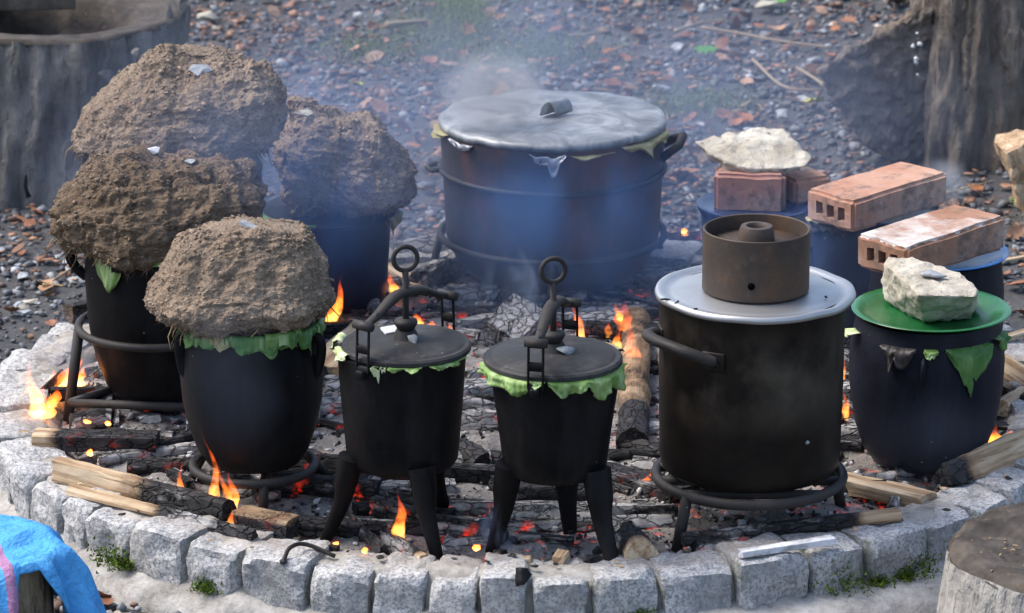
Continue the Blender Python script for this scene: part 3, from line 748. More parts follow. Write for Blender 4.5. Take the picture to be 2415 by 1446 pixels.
o = obj('tarpaulin', (V, F), mt_tarp, loc=(tq[0], tq[1], zt)); sm_ = o.modifiers.new('thick', 'SOLIDIFY'); sm_.thickness = .0015
fin(o, 'bright blue tarpaulin with a faint red stripe draped over a stump', 'tarpaulin')

# ------------------------------------------------------------------ firewood
def sect(shape, n=18, rnd=None):
    P = []
    if shape == 'round': P = [(math.cos(2*math.pi*i/n), math.sin(2*math.pi*i/n)) for i in range(n)]
    else:
        poly = {'half': [(-1, -.55), (-.75, -.7), (0, -.85), (.75, -.7), (1, -.55), (1, .25), (0, .4), (-1, .35)], 'tri': [(-1, -.6), (1, -.6), (.9, -.2), (.15, .95), (-.1, .95), (-.9, -.25)],
                'plank': [(-1, -.3), (1, -.3), (1, .3), (-1, .3)], 'block': [(-.9, -.75), (.9, -.8), (.95, .7), (-.85, .75)], 'quarter': [(-.9, -.8), (.9, -.7), (1, -.1), (.7, .6), (0, .95), (-.8, .9)]}[shape]
        L = [math.dist(poly[i], poly[(i+1) % len(poly)]) for i in range(len(poly))]; T = sum(L); n = max(n, 20)
        for i in range(n):
            s = T*i/n; k = 0
            while s > L[k]: s -= L[k]; k += 1
            a, b = poly[k], poly[(k+1) % len(poly)]; f = s/L[k]; P.append((a[0]+(b[0]-a[0])*f, a[1]+(b[1]-a[1])*f))
    return P
def wood_mesh(L, r, shape, prof, seed=0, roll=0, taper=(1, 1), rough=.10, st=22, bend=0):
    """mesh along local X, 0..L; prof(t, y, z) gives (char, ash, ember)"""
    S = sect(shape); n = len(S); V, F, C = [], [], []; cr, sr = math.cos(roll), math.sin(roll)
    for i in range(st+1):
        t = i/st; k = r*(taper[0]+(taper[1]-taper[0])*t)
        endf = 1
        for (y, z) in S:
            y, z = y*cr-z*sr, y*sr+z*cr
            q = Vector((t*L*16+seed*3.3, y*1.5, z*1.5)); q2 = Vector((t*L*60+seed*3.3, y*3, z*3+seed))
            d = 1+rough*1.6*noise.fractal(q, 1, 2, 2)+rough*.9*noise.noise(q2)
            xo = 0
            if i in (0, st): xo = .12*r*noise.noise(Vector((y*3, z*3, seed+i)))
            V.append((t*L+xo, y*k*d+bend*L*math.sin(math.pi*t)*noise.noise(Vector((seed, 0, .5))), z*k*d)); C.append(prof(t, y, z))
    for i in range(st):
        for k in range(n): F.append((i*n+k, i*n+(k+1) % n, (i+1)*n+(k+1) % n, (i+1)*n+k))
    for i, rev in ((0, True), (st, False)):
        cen = np.mean([V[i*n+k] for k in range(n)], 0); V.append(tuple(cen)); C.append(prof(i/st, 0, 0)); q = len(V)-1
        for k in range(n):
            a, b = i*n+k, i*n+(k+1) % n; F.append((q, b, a) if rev else (q, a, b))
    return V, F, np.clip(np.array(C, float), 0, 1)
def orient(o, p0, p1):
    d = Vector(p1)-Vector(p0); o.location = Vector(p0)
    x = d.normalized(); y = Vector((0, 0, 1)).cross(x)
    if y.length < .02: y = Vector((0, 1, 0))
    y.normalize(); z = x.cross(y); o.rotation_euler = Matrix((x, y, z)).transposed().to_euler()
def burn(k0, k1, ash=.5, em=0, both=False):
    """char goes from 0 at t=k0 to 1 at t=k1; embers on the burning underside"""
    def f(t, y, z):
        c = (t-k0)/(k1-k0) if k1 != k0 else 1
        c = max(0, min(1, c)); e = em*c*max(0, min(1, .75-z*.8)); return (c, ash*c, e)
    return f
full = lambda ash=.6, em=0: (lambda t, y, z: (1, ash, em*max(0, min(1, .7-z*.8))))
def wood(name, label, p0, p1, r, shape='round', prof=None, cat='firewood', group=None, **kw):
    L = float(np.linalg.norm(np.array(p1)-np.array(p0))); v, f, c = wood_mesh(L, r, shape, prof or full(), **kw)
    me = mesh(name, (v, f), mt_wood, True, c); me.set_sharp_from_angle(angle=math.radians(42))
    o = bpy.data.objects.new(name, me); COL.objects.link(o); orient(o, p0, p1); return fin(o, label, cat, group)
def W(label, x0, y0, x1, y1, rp, shape='round', prof=None, name='firewood_log', h0=.6, h1=.6, base=ZA, cat='firewood', group=None, **kw):
    m_ = mpp(at((x0+x1)/2, (y0+y1)/2, base)); r = rp*m_
    return wood(name, label, at(x0, y0, base+r*h0), at(x1, y1, base+r*h1), r, shape, prof, cat, group, **kw)
ZB = ZA+.008
W('thick tan log with bark scar and charred right end on the kerb', 140, 1104, 540, 1205, 32, 'quarter', burn(.3, .75, .45), seed=1, base=ZK, taper=(1, .9))
W('square charred wood block smoking in front of the mound pot', 560, 1222, 690, 1245, 32, 'block', (lambda t, y, z: (.62 if z < .5 else .40, .2, .1)), seed=2, base=ZB)
W('pale split stick with glowing burnt end lying on the kerb', 165, 1153, 600, 1262, 15, 'tri', burn(.40, .58, .6, .9), seed=3, base=ZK, st=30)
W('thin pale splinter lying beside the split stick', 262, 1183, 345, 1200, 6, 'plank', burn(.9, 1.2), 'wood_splinter', seed=4, base=ZK)
W('half round log with orange sawn end and charred body', 80, 1030, 372, 1035, 36, 'half', burn(.05, .32, .2, .25), seed=5, base=ZK-.005)
W('burning stick standing up among the left flames', 70, 955, 150, 880, 13, 'tri', burn(.1, .5, .3, .8), seed=6, base=ZA, h1=4)
W('charred stick lying under the left flames', 120, 930, 250, 925, 18, 'quarter', full(.2, .5), seed=7, base=ZB)
W('ashy grey plank leaning beside the trivet leg', 240, 1000, 255, 850, 20, 'plank', full(.75, .3), seed=8, h1=2.4)
W('ashy narrow plank next to the leaning grey plank', 268, 1000, 272, 900, 12, 'plank', full(.85, .3), seed=9, h1=2)
W('short grey log end with flame behind the half round log', 170, 1000, 245, 990, 26, 'round', full(.6, .3), seed=10)
W('thin white-ashed branch curving in front of the mound pot', 230, 1085, 480, 1055, 16, 'round', full(.85, .2), seed=11, bend=.3, st=30)
W('black burnt branch under the front mound pot', 300, 1100, 470, 1098, 20, 'round', full(.3, .4), seed=12)
W('charred log end glowing red behind the front trivet', 600, 1160, 690, 1150, 26, 'round', full(.35, .3), seed=13)
W('flat pinkish brown board propped between the pots', 760, 875, 880, 775, 50, 'plank', (lambda t, y, z: (.22, .2, 0)), 'wood_board', seed=14, h0=.3, h1=1.1, rough=.04)
W('brown stick behind the ring handle', 915, 625, 1005, 685, 17, 'half', burn(.75, 1.1, .3), seed=15, h0=1.4)
W('white-ashed log at the foot of the big cauldron', 925, 600, 1065, 580, 30, 'round', full(1, 0), seed=16, rough=.18)
W('grey cracked log leaning at the cauldron trivet leg', 985, 668, 1095, 600, 32, 'quarter', full(.9, 0), seed=17, rough=.14)
W('ashy log lying before the cauldron', 1040, 705, 1190, 688, 26, 'round', full(.95, 0), seed=18, rough=.16)
W('blackened pole lying across the ash before the cauldron', 1030, 745, 1240, 730, 15, 'round', full(.5, 0), seed=19)
W('chequered white charcoal block burnt into cubes', 1175, 815, 1238, 742, 52, 'block', full(1, .1), seed=20, h1=1.0, roll=.5, rough=.06)
W('long bark log pointing out of the fire with a black end', 1502, 755, 1492, 1045, 36, 'round', (lambda t, y, z: (.43 if t < .78 else 1, .15, 0)), seed=21, st=30)
W('white cracked charcoal chunk between the lidded pots', 1085, 925, 1180, 918, 28, 'block', full(1, .3), seed=22)
W('grey charcoal chunk split by deep cracks between the lidded pots', 1090, 985, 1195, 992, 34, 'quarter', full(.8, .35), seed=23)
W('white burnt log end between the legs of the lidded pots', 1045, 1092, 1155, 1085, 26, 'round', full(1, .2), seed=24)
W('long glowing log running under the right lidded pot', 1060, 1192, 1600, 1205, 19, 'quarter', full(.75, 1), seed=25, st=36)
W('charred pole with red underside behind the right pot leg', 1130, 1240, 1590, 1228, 17, 'tri', full(.8, .9), seed=26, st=32)
W('red glowing stick pointing at the kerb under the left lidded pot', 800, 1200, 905, 1300, 17, 'tri', full(.5, 1), seed=27)
W('glowing ember log behind the single flame', 885, 1190, 1000, 1222, 24, 'quarter', full(.4, 1), seed=28)
W('ashy stick lying against the kerb under the left pot', 910, 1265, 1005, 1325, 20, 'quarter', burn(1.02, .7, .8, .3), seed=29)
W('flat dark brown log between the lidded pot and the stockpot', 1420, 1105, 1605, 1165, 36, 'half', full(.35, .15), seed=30)
W('brown sawn block with rounded end at the kerb', 1480, 1275, 1515, 1318, 42, 'round', burn(1.0, .4, .5), 'wood_block', seed=31)
W('long stick with a pale clean tip under the stockpot', 2122, 1214, 1610, 1275, 17, 'quarter', burn(.13, .3, .55, .35), seed=32, st=36, base=ZK, h0=1.2, h1=.3)
ws_ = W('white ash stick on the kerb below the stockpot', 1745, 1303, 1965, 1270, 15, 'half', full(1.6, 0), seed=33, base=ZK+.008, h0=1.0, h1=1.0)
ta = MT('white wood ash', .95, .1); ta.base(ta.mix(ta.ramp(ta.noise(60, 4, .6, ta.co((.4, 1, 1))), [(.4, 0), (.55, 1)]), (.36, .36, .37), (.66, .66, .68))); ta.bump(ta.noise(70, 4), .8, .006); ws_.data.materials[0] = ta.m
W('glowing log end opening red below the stockpot', 1640, 1296, 1760, 1278, 24, 'round', full(.6, 1), seed=34)
W('brown plank under the pot with the green plate', 1985, 1130, 2190, 1178, 36, 'half', burn(.6, 2.2, .2), seed=35)
W('freshly split pale log with charred near end by the green-plate pot', 2450, 1035, 2225, 1120, 42, 'tri', burn(.66, .98, .1), seed=36, base=ZK, taper=(1.1, .8))
W('thin charred stick leaning on the pale split log', 2165, 1205, 2228, 1115, 12, 'plank', full(.6, .2), seed=37, h1=2.2)
W('small white-ashed peg standing in the ash', 2105, 1200, 2112, 1178, 13, 'block', full(1.2, 0), 'charred_peg', seed=38, h1=1.5)
W('broken brown branch stub right of the green-plate pot', 2358, 965, 2410, 930, 24, 'quarter', burn(1.5, 3, 0), seed=39)
W('pale stick resting on the back kerb at the right', 2362, 798, 2440, 775, 12, 'half', burn(2, 3), seed=40, base=ZK)
W('split tan log right of the green-plate pot', 2352, 850, 2440, 905, 26, 'tri', burn(1.6, 3, 0), seed=41, h0=1.2, base=ZB)
W('grey plank edge behind the right flame', 2300, 1003, 2450, 1008, 18, 'plank', full(.4, .2), seed=42)
W('dark split log beneath the split tan log', 2345, 905, 2440, 960, 22, 'quarter', burn(-.2, 1.5, .2), seed=43)
W('burning stick behind the iron drum', 1560, 562, 1650, 555, 12, 'tri', burn(1.3, .5, .4, .6), seed=44)
W('thin stick before the burning one near the drum', 1580, 592, 1660, 582, 6, 'tri', burn(1.4, .6, .4, .6), seed=45)
W('pale stick lying on the gravel beside the blue plate', 2365, 614, 2440, 600, 7, 'half', burn(2, 3), seed=46, base=.012)
W('short sawn wood block with dark end on the left kerb', 212, 728, 160, 738, 26, 'block', burn(1.1, .9, .1), 'wood_block', seed=47, base=ZK, roll=.1)
W('glowing log behind the stockpot', 1950, 1000, 2010, 960, 24, 'round', full(.5, 1), seed=48)
W('brown burnt plank behind the stockpot', 1970, 985, 2060, 1000, 16, 'plank', burn(.4, 1, .3, .2), seed=49)
W('charred log under the left lidded pot', 830, 1120, 1000, 1095, 20, 'quarter', full(.7, .9), seed=50)
W('ashy pole behind the flames of the left lidded pot', 1010, 790, 1130, 800, 18, 'round', full(.9, .6), seed=51)
W('white glowing coals log behind the right lidded pot', 1330, 780, 1440, 770, 20, 'round', full(1, .8), seed=52)
W('dark pole behind the right lidded pot', 1400, 700, 1560, 735, 16, 'round', full(.5, 0), seed=53)
W('ashy pole left of the stockpot lid', 1390, 660, 1560, 640, 14, 'round', full(.7, 0), seed=54)
# splintered log standing at the right edge
q0, q1 = at(2435, 505, .0), None; q1 = atY(2395, 325, q0[1])
wood('split_log', 'pale splintered split log standing on the gravel beside the bricks', q0+np.array([.03, 0, -.01]), q1+np.array([.015, 0, .0]), .075, 'tri', burn(3, 4), seed=60, rough=.2)
# small blocks along the kerb
for i, (x, y, s, lab) in enumerate(((1236, 1322, 17, 'small brown wood chip standing at the kerb under the right pot'), (1325, 1316, 26, 'flat dark wood chip at the kerb under the right pot'), (780, 1292, 20, 'charred block glowing at the foot of the left pot leg'), (1400, 1320, 20, 'splintery charred chip at the right pot leg'), (1180, 1305, 18, 'black coal chip at the foot of the right pot'))):
    m_ = mpp(at(x, y, ZB)); P = at(x, y, ZB+s*m_*.5); d_ = np.array([math.cos(i*1.3), math.sin(i*1.3)*.6, .15])*s*m_
    wood('wood_chip', lab, P-d_, P+d_, s*m_*.65, 'block', burn(.7, 1.5, .4) if i in (0, 1) else full(.4, .3), 'wood chip', seed=70+i, st=8)
# charred pieces strewn over the bed
cr = random.Random(11)
LMK = [('under the slanting clamp pot', at(951, 1262, ZA)), ('under the frilled clamp pot', at(1308, 1302, ZA)), ('under the stockpot trivet', at(1765, 1226, ZA)), ('by the front mound pot', at(600, 1178, ZA)), ('by the rooty mound pot', at(378, 962, ZA)), ('by the tallest mound pot', at(430, 805, ZA)), ('by the sooty rear pot', at(778, 722, ZA)), ('under the big cauldron', at(1302, 668, ZA)), ('by the green-plate pot', at(2178, 1090, ZA)), ('by the blue-plate pot', at(2200, 948, ZA)), ('by the pale brick pot', at(2050, 792, ZA)), ('by the small enamel pot', at(1775, 716, ZA)), ('in the middle of the ash', at(1250, 960, ZA))]
GMK = [('behind the cauldron', at(1300, 240, 0)), ('beside the flaring root', at(1900, 250, 0)), ('behind the enamel pot with limestone', at(1720, 330, 0)), ('near the hollow stump', at(520, 60, 0)), ('behind the mound by the cauldron', at(930, 260, 0)), ('in the thin grass', at(1120, 110, 0)), ('at the back right of the yard', at(1750, 40, 0)), ('beside the left flames', at(60, 640, 0)), ('beside the blue tarpaulin', at(360, 1400, 0)), ('beside the chalky brick', at(2380, 640, 0)), ('by the splintered log', at(2300, 450, 0))]
def near(P, L): return min(L, key=lambda q: (q[1][0]-P[0])**2+(q[1][1]-P[1])**2)[0]
for i in range(240):
    rr, a = .70*math.sqrt(cr.random()), cr.uniform(0, 2*math.pi); x, y = RC[0]+rr*math.cos(a), RC[1]+rr*math.sin(a); L = cr.uniform(.03, .12) if i % 3 else cr.uniform(.10, .20); r = cr.uniform(.006, .015) if i % 3 else cr.uniform(.010, .019)
    b = cr.uniform(-.45, .45) if cr.random() < .78 else cr.uniform(0, 3.1); d_ = np.array([math.cos(b), math.sin(b), cr.uniform(-.08, .08)])*L/2
    P = np.array([x, y, ash_h(x, y)+r*.55]); ash_ = cr.choice((.25, .25, .6, .9, 1.1)); em = cr.choice((0, 0, 0, 0, .3, .8)); shp = cr.choice(('round', 'quarter', 'tri', 'block'))
    GL = ('%s %s lying in the ash %s' % ('red glowing charred' if em > .5 else {.25: 'black charred', .6: 'grey charred', .9: 'ash-dusted', 1.1: 'white ash-coated'}[ash_], {'round': 'branch stub', 'quarter': 'log wedge', 'tri': 'split stick', 'block': 'square chunk'}[shp], near(P, LMK)))
    if math.hypot(*(P+d_)[:2]-RC) > .74 or math.hypot(*(P-d_)[:2]-RC) > .74: continue
    wood('charred_log', GL, P-d_, P+d_, r, shp, full(ash_, em), 'charred wood', 'charred pieces in the ash', seed=100+i, st=10, rough=.16)
# hot spots
for i, (x, y, s) in enumerate(((790, 1281, 7), (861, 1299, 8), (1125, 1293, 9), (2203, 1097, 10), (1613, 546, 9), (215, 1068, 10), (205, 995, 9), (255, 998, 8), (1540, 1128, 6))):
    P = at(x, y, ZA+.02); fin(obj('ember', rock(P, s*.00062*1.3, s*.00062, s*.00062, i+200, cuts=1), mt_ember, loc=P), 'small white-hot ember glowing orange among the burnt wood', 'ember', 'white-hot embers')
# bits on the kerb: charcoal flake, bent nail
P = at(1236, 1362, ZK+.012); fin(obj('charcoal_flake', xf(hull_rock([(random.uniform(-.013, .013), random.uniform(-.008, .008), random.uniform(-.016, .016)) for _ in range(14)], 2, .002, 70, 3), P), M_iron('coal', (.01, .01, .011), dustamt=.6), loc=P), 'black charcoal flake sitting on the kerb setts', 'charcoal')
q = [at(668, 1325, ZK), at(684, 1292, ZK+.016), at(722, 1284, ZK+.014), at(790, 1312, ZB+.01)]
bn = thing('iron_poker', q[0], 'bent iron rod with round knob lying over the kerb', 'iron rod'); obj('rod', tube(bez(q, 10), .0032, 8), mt_bar, bn); obj('knob', lathe([(.001, q[0][2]-.004), (.005, q[0][2]-.002), (.0055, q[0][2]+.002), (.001, q[0][2]+.005)], q[0][:2], 12), mt_bar, bn)
for i in range(46):
    a = random.uniform(-2.9, -.25); r = random.uniform(.775, .855); P = np.array([RC[0]+r*math.cos(a), RC[1]+r*math.sin(a), ZK+.004]); s = random.uniform(.003, .007)
    fin(obj('charcoal_bit', rock(P, s*1.6, s, s*.5, i+300, random.uniform(0, 3), cuts=0), mt_wood if i % 4 == 0 else mt_bar, loc=P, smooth=False), 'tiny scrap of charcoal or wood on top of the granite kerb', 'scrap', 'scraps on the kerb')

# ------------------------------------------------------------------ pots
def body(ax, prof, root, mat, name='pot_body', seg=72, wob=0, seed=0):
    return obj(name, lathe([(max(.0006, ax.r(h)), ax.z(y)) for y, h in prof], (ax.X, ax.Y), seg, wob, seed), mat, root, sharp=45)
def leg_tube(pts, radii, root, mat, name='leg', flat=.8): return obj(name, tube(bez(pts, 6), np.interp(np.linspace(0, 1, (len(pts)-1)*6+1), np.linspace(0, 1, len(radii)), radii), 12, flat), mat, root, sharp=60)
def ladder(root, top, bot, wd, dirw, mat, name='bracket'):
    """two flat strips joined by three rungs"""
    top, bot = np.array(top), np.array(bot); d = np.array([dirw[0], dirw[1], 0.]); parts = []
    for s in (-1, 1): parts.append(tube([top+d*s*wd, bot+d*s*wd], .0036, 6, .6))
    for t_, h in ((0.04, .006), (.52, .007), (.97, .006)):
        c = top+(bot-top)*t_; parts.append(tube([c-d*wd*1.02, c+d*wd*1.02], h, 8, .45, up=(1, .3, 0)))
    return obj(name, join(*parts), mat, root, sharp=40)
def clamp_pot(bx, by, tx, lid_y, lid_h, prof, feet, cdir, label, lablid, mat):
    ax = Axis(bx, by, ZA); root = thing('clamp_lid_pot', ax.P, label, 'pot')
    body(ax, prof, root, mat, seed=bx)
    for fx, fy, tx_, td in feet:
        f = at(fx, fy, ZA-.004); yb = prof[1][0]-6
        top = np.array([ax.X+ax.r(tx_), ax.Y+ax.r(td), ax.z(yb)]); mid = top*.5+f*.5; mid[:2] -= (f-top)[:2]*.12
        leg_tube([top+np.array([0, 0, .012]), top*.8+f*.2, mid, f], [ax.r(39), ax.r(35), ax.r(25), ax.r(17)], root, mat, flat=.8)
    zl = ax.z(lid_y); Rl = ax.r(lid_h); cx, cy = ax.X+ax.r(tx-bx), ax.Y
    lid = obj('lid', lathe([(Rl*.5, zl-.006), (Rl*.96, zl-.006), (Rl, zl-.003), (Rl*1.0, zl+.002), (Rl*.97, zl+.005), (Rl*.9, zl+.005), (Rl*.86, zl+.008), (Rl*.5, zl+.011), (Rl*.2, zl+.012), (Rl*.17, zl+.02), (Rl*.15, zl+.024), (.001, zl+.025)], (cx, cy), 80), mt_pot2, root, sharp=35)
    d = np.array(cdir, float); d /= np.linalg.norm(d); pd = np.array([-d[1], d[0]])
    # clamp: arched bar, screw with ring, pressure foot, two ladder brackets hooked on lugs
    cl = obj('clamp_bar', (lambda P: tube(P, [.0055+.0045*math.sin(math.pi*i/(len(P)-1)) for i in range(len(P))], 10, .7))(bez([
        (cx-d[0]*Rl*.98, cy-d[1]*Rl*.98, zl+.052), (cx-d[0]*Rl*.7, cy-d[1]*Rl*.7, zl+.060), (cx-d[0]*Rl*.3, cy-d[1]*Rl*.3, zl+.078), (cx, cy, zl+.080), (cx+d[0]*Rl*.35, cy+d[1]*Rl*.35, zl+.076), (cx+d[0]*Rl*.7, cy+d[1]*Rl*.7, zl+.062), (cx+d[0]*Rl*.98, cy+d[1]*Rl*.98, zl+.054)], 5)), mt_bar, root)
    for k in range(10):     # hammered lumps of the forged bar
        t_ = (k-4.5)/5.2; q = np.array([cx+d[0]*Rl*t_, cy+d[1]*Rl*t_, zl+.083-.030*abs(t_)**1.4]); 
        if abs(t_) > .12: obj('forged_lump', rock(q-np.array([0, 0, .004]), .012, .0075, .006, k+bx, math.atan2(d[1], d[0]), cuts=1), mt_bar, cl)
    sc_ = obj('screw', tube([(cx, cy, zl+.018), (cx, cy, zl+.112)], .0048, 10), mt_bar, root)
    Rr = .0175; zr = zl+.112+Rr
    obj('screw_ring', tube([(cx+Rr*math.cos(a)*.96, cy+Rr*math.cos(a)*.28, zr+Rr*math.sin(a)) for a in np.linspace(0, 2*math.pi, 29)[:-1]], .0036, 10, closed=True), mt_bar, sc_)
    obj('pressure_foot', lathe([(.004, zl+.019), (.009, zl+.021), (.015, zl+.030), (.0175, zl+.035), (.016, zl+.039), (.006, zl+.041)], (cx, cy), 24), mt_bar, sc_)
    for s in (-1, 1):
        e = np.array([cx+s*d[0]*Rl*1.02, cy+s*d[1]*Rl*1.02])
        b = ladder(root, (e[0], e[1], zl+.054), (e[0]+s*d[0]*.003, e[1]+s*d[1]*.003, zl-.014), .0105, pd if abs(pd[0]) > .2 else (1, 0), mt_pot)
        obj('hinge_pin', tube([(e[0]-pd[0]*.016, e[1]-pd[1]*.016, zl+.053), (e[0]+pd[0]*.016, e[1]+pd[1]*.016, zl+.053)], .0065, 10), mt_bar, b)
        obj('lug', xf(rbox(.016, .014, .013, .003), (e[0]+s*d[0]*.004, e[1]+s*d[1]*.004, zl-.018), math.atan2(d[1], d[0])), mat, root)
    return root, ax, (cx, cy, zl, Rl)
potE, axE, lidE = clamp_pot(951, 1262, 961, 815, 152, [(1092, 112), (1088, 122), (1076, 130), (1050, 133), (960, 141), (880, 147), (832, 150), (824, 152)],
    [(767, 1276, -118, -40), (1031, 1315, 46, -110), (1048, 1205, 60, 95)], (92, 120), 'black tripod pot with slanting clamp bar beside the front mound pot', '', mt_pot)
potF, axF, lidF = clamp_pot(1308, 1302, 1303, 845, 162, [(1112, 102), (1108, 113), (1096, 121), (1066, 125), (980, 136), (900, 148), (862, 154), (852, 156)],
    [(1158, 1303, -105, -30), (1345, 1262, 25, 95), (1450, 1350, 95, -70)], (40, 157), 'black tripod pot with green cabbage frill between lidded pot and stockpot', '', mt_pot)

# front mound pot D on a low trivet
def trivet(ax, ry, rh, rr, feet, label, mat=mt_bar, bars=(), name='iron_trivet', leg_r=.0075):
    root = thing(name, ax.P, label, 'trivet'); z = ax.z(ry); R = ax.r(rh)
    obj('ring', ringtube((ax.X, ax.Y), R, rr, z), mat, root)
    for fx, fy in feet:
        f = at(fx, fy, ZA-.01); d = np.array([f[0]-ax.X, f[1]-ax.Y]); d /= np.linalg.norm(d)
        obj('leg', tube([(ax.X+d[0]*R, ax.Y+d[1]*R, z), tuple(f)], leg_r, 8), mat, root)
    for q0, q1 in bars: obj('crossbar', tube([q0, q1], leg_r*.85, 8), mat, root)
    return root
def barrel_pot(bx, by, zb, prof, label, mat, ears=(), name='cooking_pot', ear_y=(0, 0)):
    ax = Axis(bx, by, zb); root = thing(name, (ax.X, ax.Y, ax.z(prof[0][0])), label, 'pot'); body(ax, prof, root, mat)
    for a, y0, y1, h, out in ears:
        ca, sa = math.cos(a), math.sin(a); r = ax.r(h)
        P = [(ax.X+ca*(r-.004), ax.Y+sa*(r-.004), ax.z(y0)), (ax.X+ca*(r+out*.8), ax.Y+sa*(r+out*.8), ax.z(y0)-.002), (ax.X+ca*(r+out), ax.Y+sa*(r+out), ax.z((y0*2+y1)/3)), (ax.X+ca*(r+out*.5), ax.Y+sa*(r+out*.5), ax.z(y1)+.012), (ax.X+ca*(r-.002), ax.Y+sa*(r-.002), ax.z(y1))]
        obj('handle', tube(bez(P, 6), .008, 10, .55, up=(-sa, ca, 0)), mat, root)
    return root, ax
_, axD = barrel_pot(600, 1178, ZA, [(1088, 92), (1082, 110), (1050, 132), (1000, 150), (940, 163), (880, 168), (830, 165), (790, 158), (775, 155), (768, 150), (768, 120)], 'black barrel shaped pot under a clay mound in front', mt_pot, [(math.radians(-22), 778, 868, 160, .012), (math.radians(200), 778, 868, 160, .008)])
trivet(axD, 1095, 142, .007, [(435, 1160), (800, 1152), (620, 1232)], 'low iron trivet with splayed legs under the front mound pot')
_, axB = barrel_pot(378, 962, ZA, [(942, 78), (934, 100), (895, 126), (840, 146), (790, 157), (740, 164), (680, 166), (640, 168), (600, 166), (580, 168), (572, 170), (566, 166), (566, 130)], 'tall black pot with loop handle under a rooty soil mound', mt_pot, [(math.radians(186), 580, 648, 166, .022), (math.radians(-30), 590, 650, 166, .02)])
qa = axB; F1 = at(160, 992, ZA); F2 = at(530, 1010, ZA); F3 = at(420, 905, ZA); up_ = np.array([0, 0, .028])
trivet(axB, 765, 186, .0065, [(160, 992), (540, 1010), (430, 905)], 'tall iron trivet carrying the pot beside the left flames', bars=[(F1+up_+np.array([.004, .004, 0]), F2+up_+np.array([0, 0, .004])), (F1+up_+np.array([.004, .004, 0]), F3+up_)], leg_r=.0085)
obj_r = axB; zr = axB.z(585)
o = obj('rim_bar', tube([(axB.X+axB.r(-88), axB.Y-axB.r(150), axB.z(590)), (axB.X+axB.r(20), axB.Y-axB.r(172), axB.z(588)), (axB.X+axB.r(90), axB.Y-axB.r(150), axB.z(588))], .008, 8), mt_pot, None, loc=(axB.X, axB.Y-axB.r(165), zr)); fin(o, 'short black iron bar across the rim of the rooty mound pot', 'iron bar')
_, axA = barrel_pot(430, 805, ZA, [(792, 120), (780, 150), (700, 180), (600, 192), (480, 196), (420, 195), (390, 196), (384, 190), (384, 150)], 'large black pot hidden under the tallest clay mound', mt_blue2)
_, axC = barrel_pot(778, 722, ZA, [(716, 118), (706, 130), (650, 137), (580, 142), (520, 145), (505, 148), (500, 160), (494, 162), (490, 156), (490, 120)], 'sooty pot with green rim under the rear clay mound', mt_blue2)

# big rear cauldron on its trivet
axG = Axis(1302, 668, ZA); big = thing('cauldron', (axG.X, axG.Y, axG.z(660)), 'wide sheet steel cauldron with dull metal lid and blue smoke', 'cauldron')
body(axG, [(652, 130), (640, 185), (610, 222), (575, 240), (550, 250), (480, 254), (402, 256), (396, 258), (384, 258), (378, 257), (330, 262), (300, 264), (285, 262)], big, mt_bigpot, seg=96, wob=.008, seed=4)
obj('waist_hoop', ringtube((axG.X, axG.Y), axG.r(262), .0055, axG.z(391), 80), mt_bar, big)
zl = axG.z(280); Rl = axG.r(266)
V, F = [], []; prof = [(Rl*.95, zl-.010), (Rl*.995, zl-.008), (Rl, zl-.002), (Rl*.99, zl+.003), (Rl*.95, zl+.004)]+[(Rl*f_, zl+.005+.005*(1-f_)+.0012*math.sin(f_*40)) for f_ in (.85, .75, .65, .55, .45, .35, .25, .15, .06)]
vf = lathe(prof, (axG.X, axG.Y), 96); vf = ([(x, y, z+.0045*noise.noise(Vector((x*14, y*14, 0)))+.002*noise.noise(Vector((x*45, y*45, 0)))) for x, y, z in vf[0]], vf[1])
lid = obj('lid', vf, mt_biglid, big)
q = atY(1312, 268, axG.Y-.012)
P = [q+np.array([axG.r(h)*.9*math.cos(a), 0, axG.r(30)*math.sin(a)]) for a, h in zip(np.linspace(math.pi, 0, 13), [18]*13)]
hv, hf = [], []
for p_ in P:
    for dy in (-.016, .016): hv.append(p_+np.array([dy*.9, dy, 0])); 
for i in range(12): hf.append((2*i, 2*i+1, 2*i+3, 2*i+2))
o = obj('lid_handle', (hv, hf), mt_biglid, lid); o.modifiers.new('thick', 'SOLIDIFY').thickness = .003
e = np.array([axG.X-axG.r(262), axG.Y-.01, axG.z(390)])
obj('side_handle', tube([e+np.array([.004, -.022, 0]), e+np.array([-.016, -.020, -.001]), e+np.array([-.022, 0, -.001]), e+np.array([-.016, .02, -.001]), e+np.array([.004, .022, 0])], .0048, 8), mt_bar, big)
e = np.array([axG.X+axG.r(268), axG.Y-.02, axG.z(330)])
obj('side_handle', tube([e+np.array([-.012, -.03, -.02]), e+np.array([.018, -.02, .0]), e+np.array([.026, 0, .012]), e+np.array([.012, .022, .002]), e+np.array([-.006, .03, -.01])], .008, 8), mt_bar, big)
trivet(axG, 548, 263, .0062, [(1012, 666), (1300, 752), (1578, 622)], 'round iron trivet under the wide cauldron', leg_r=.007)

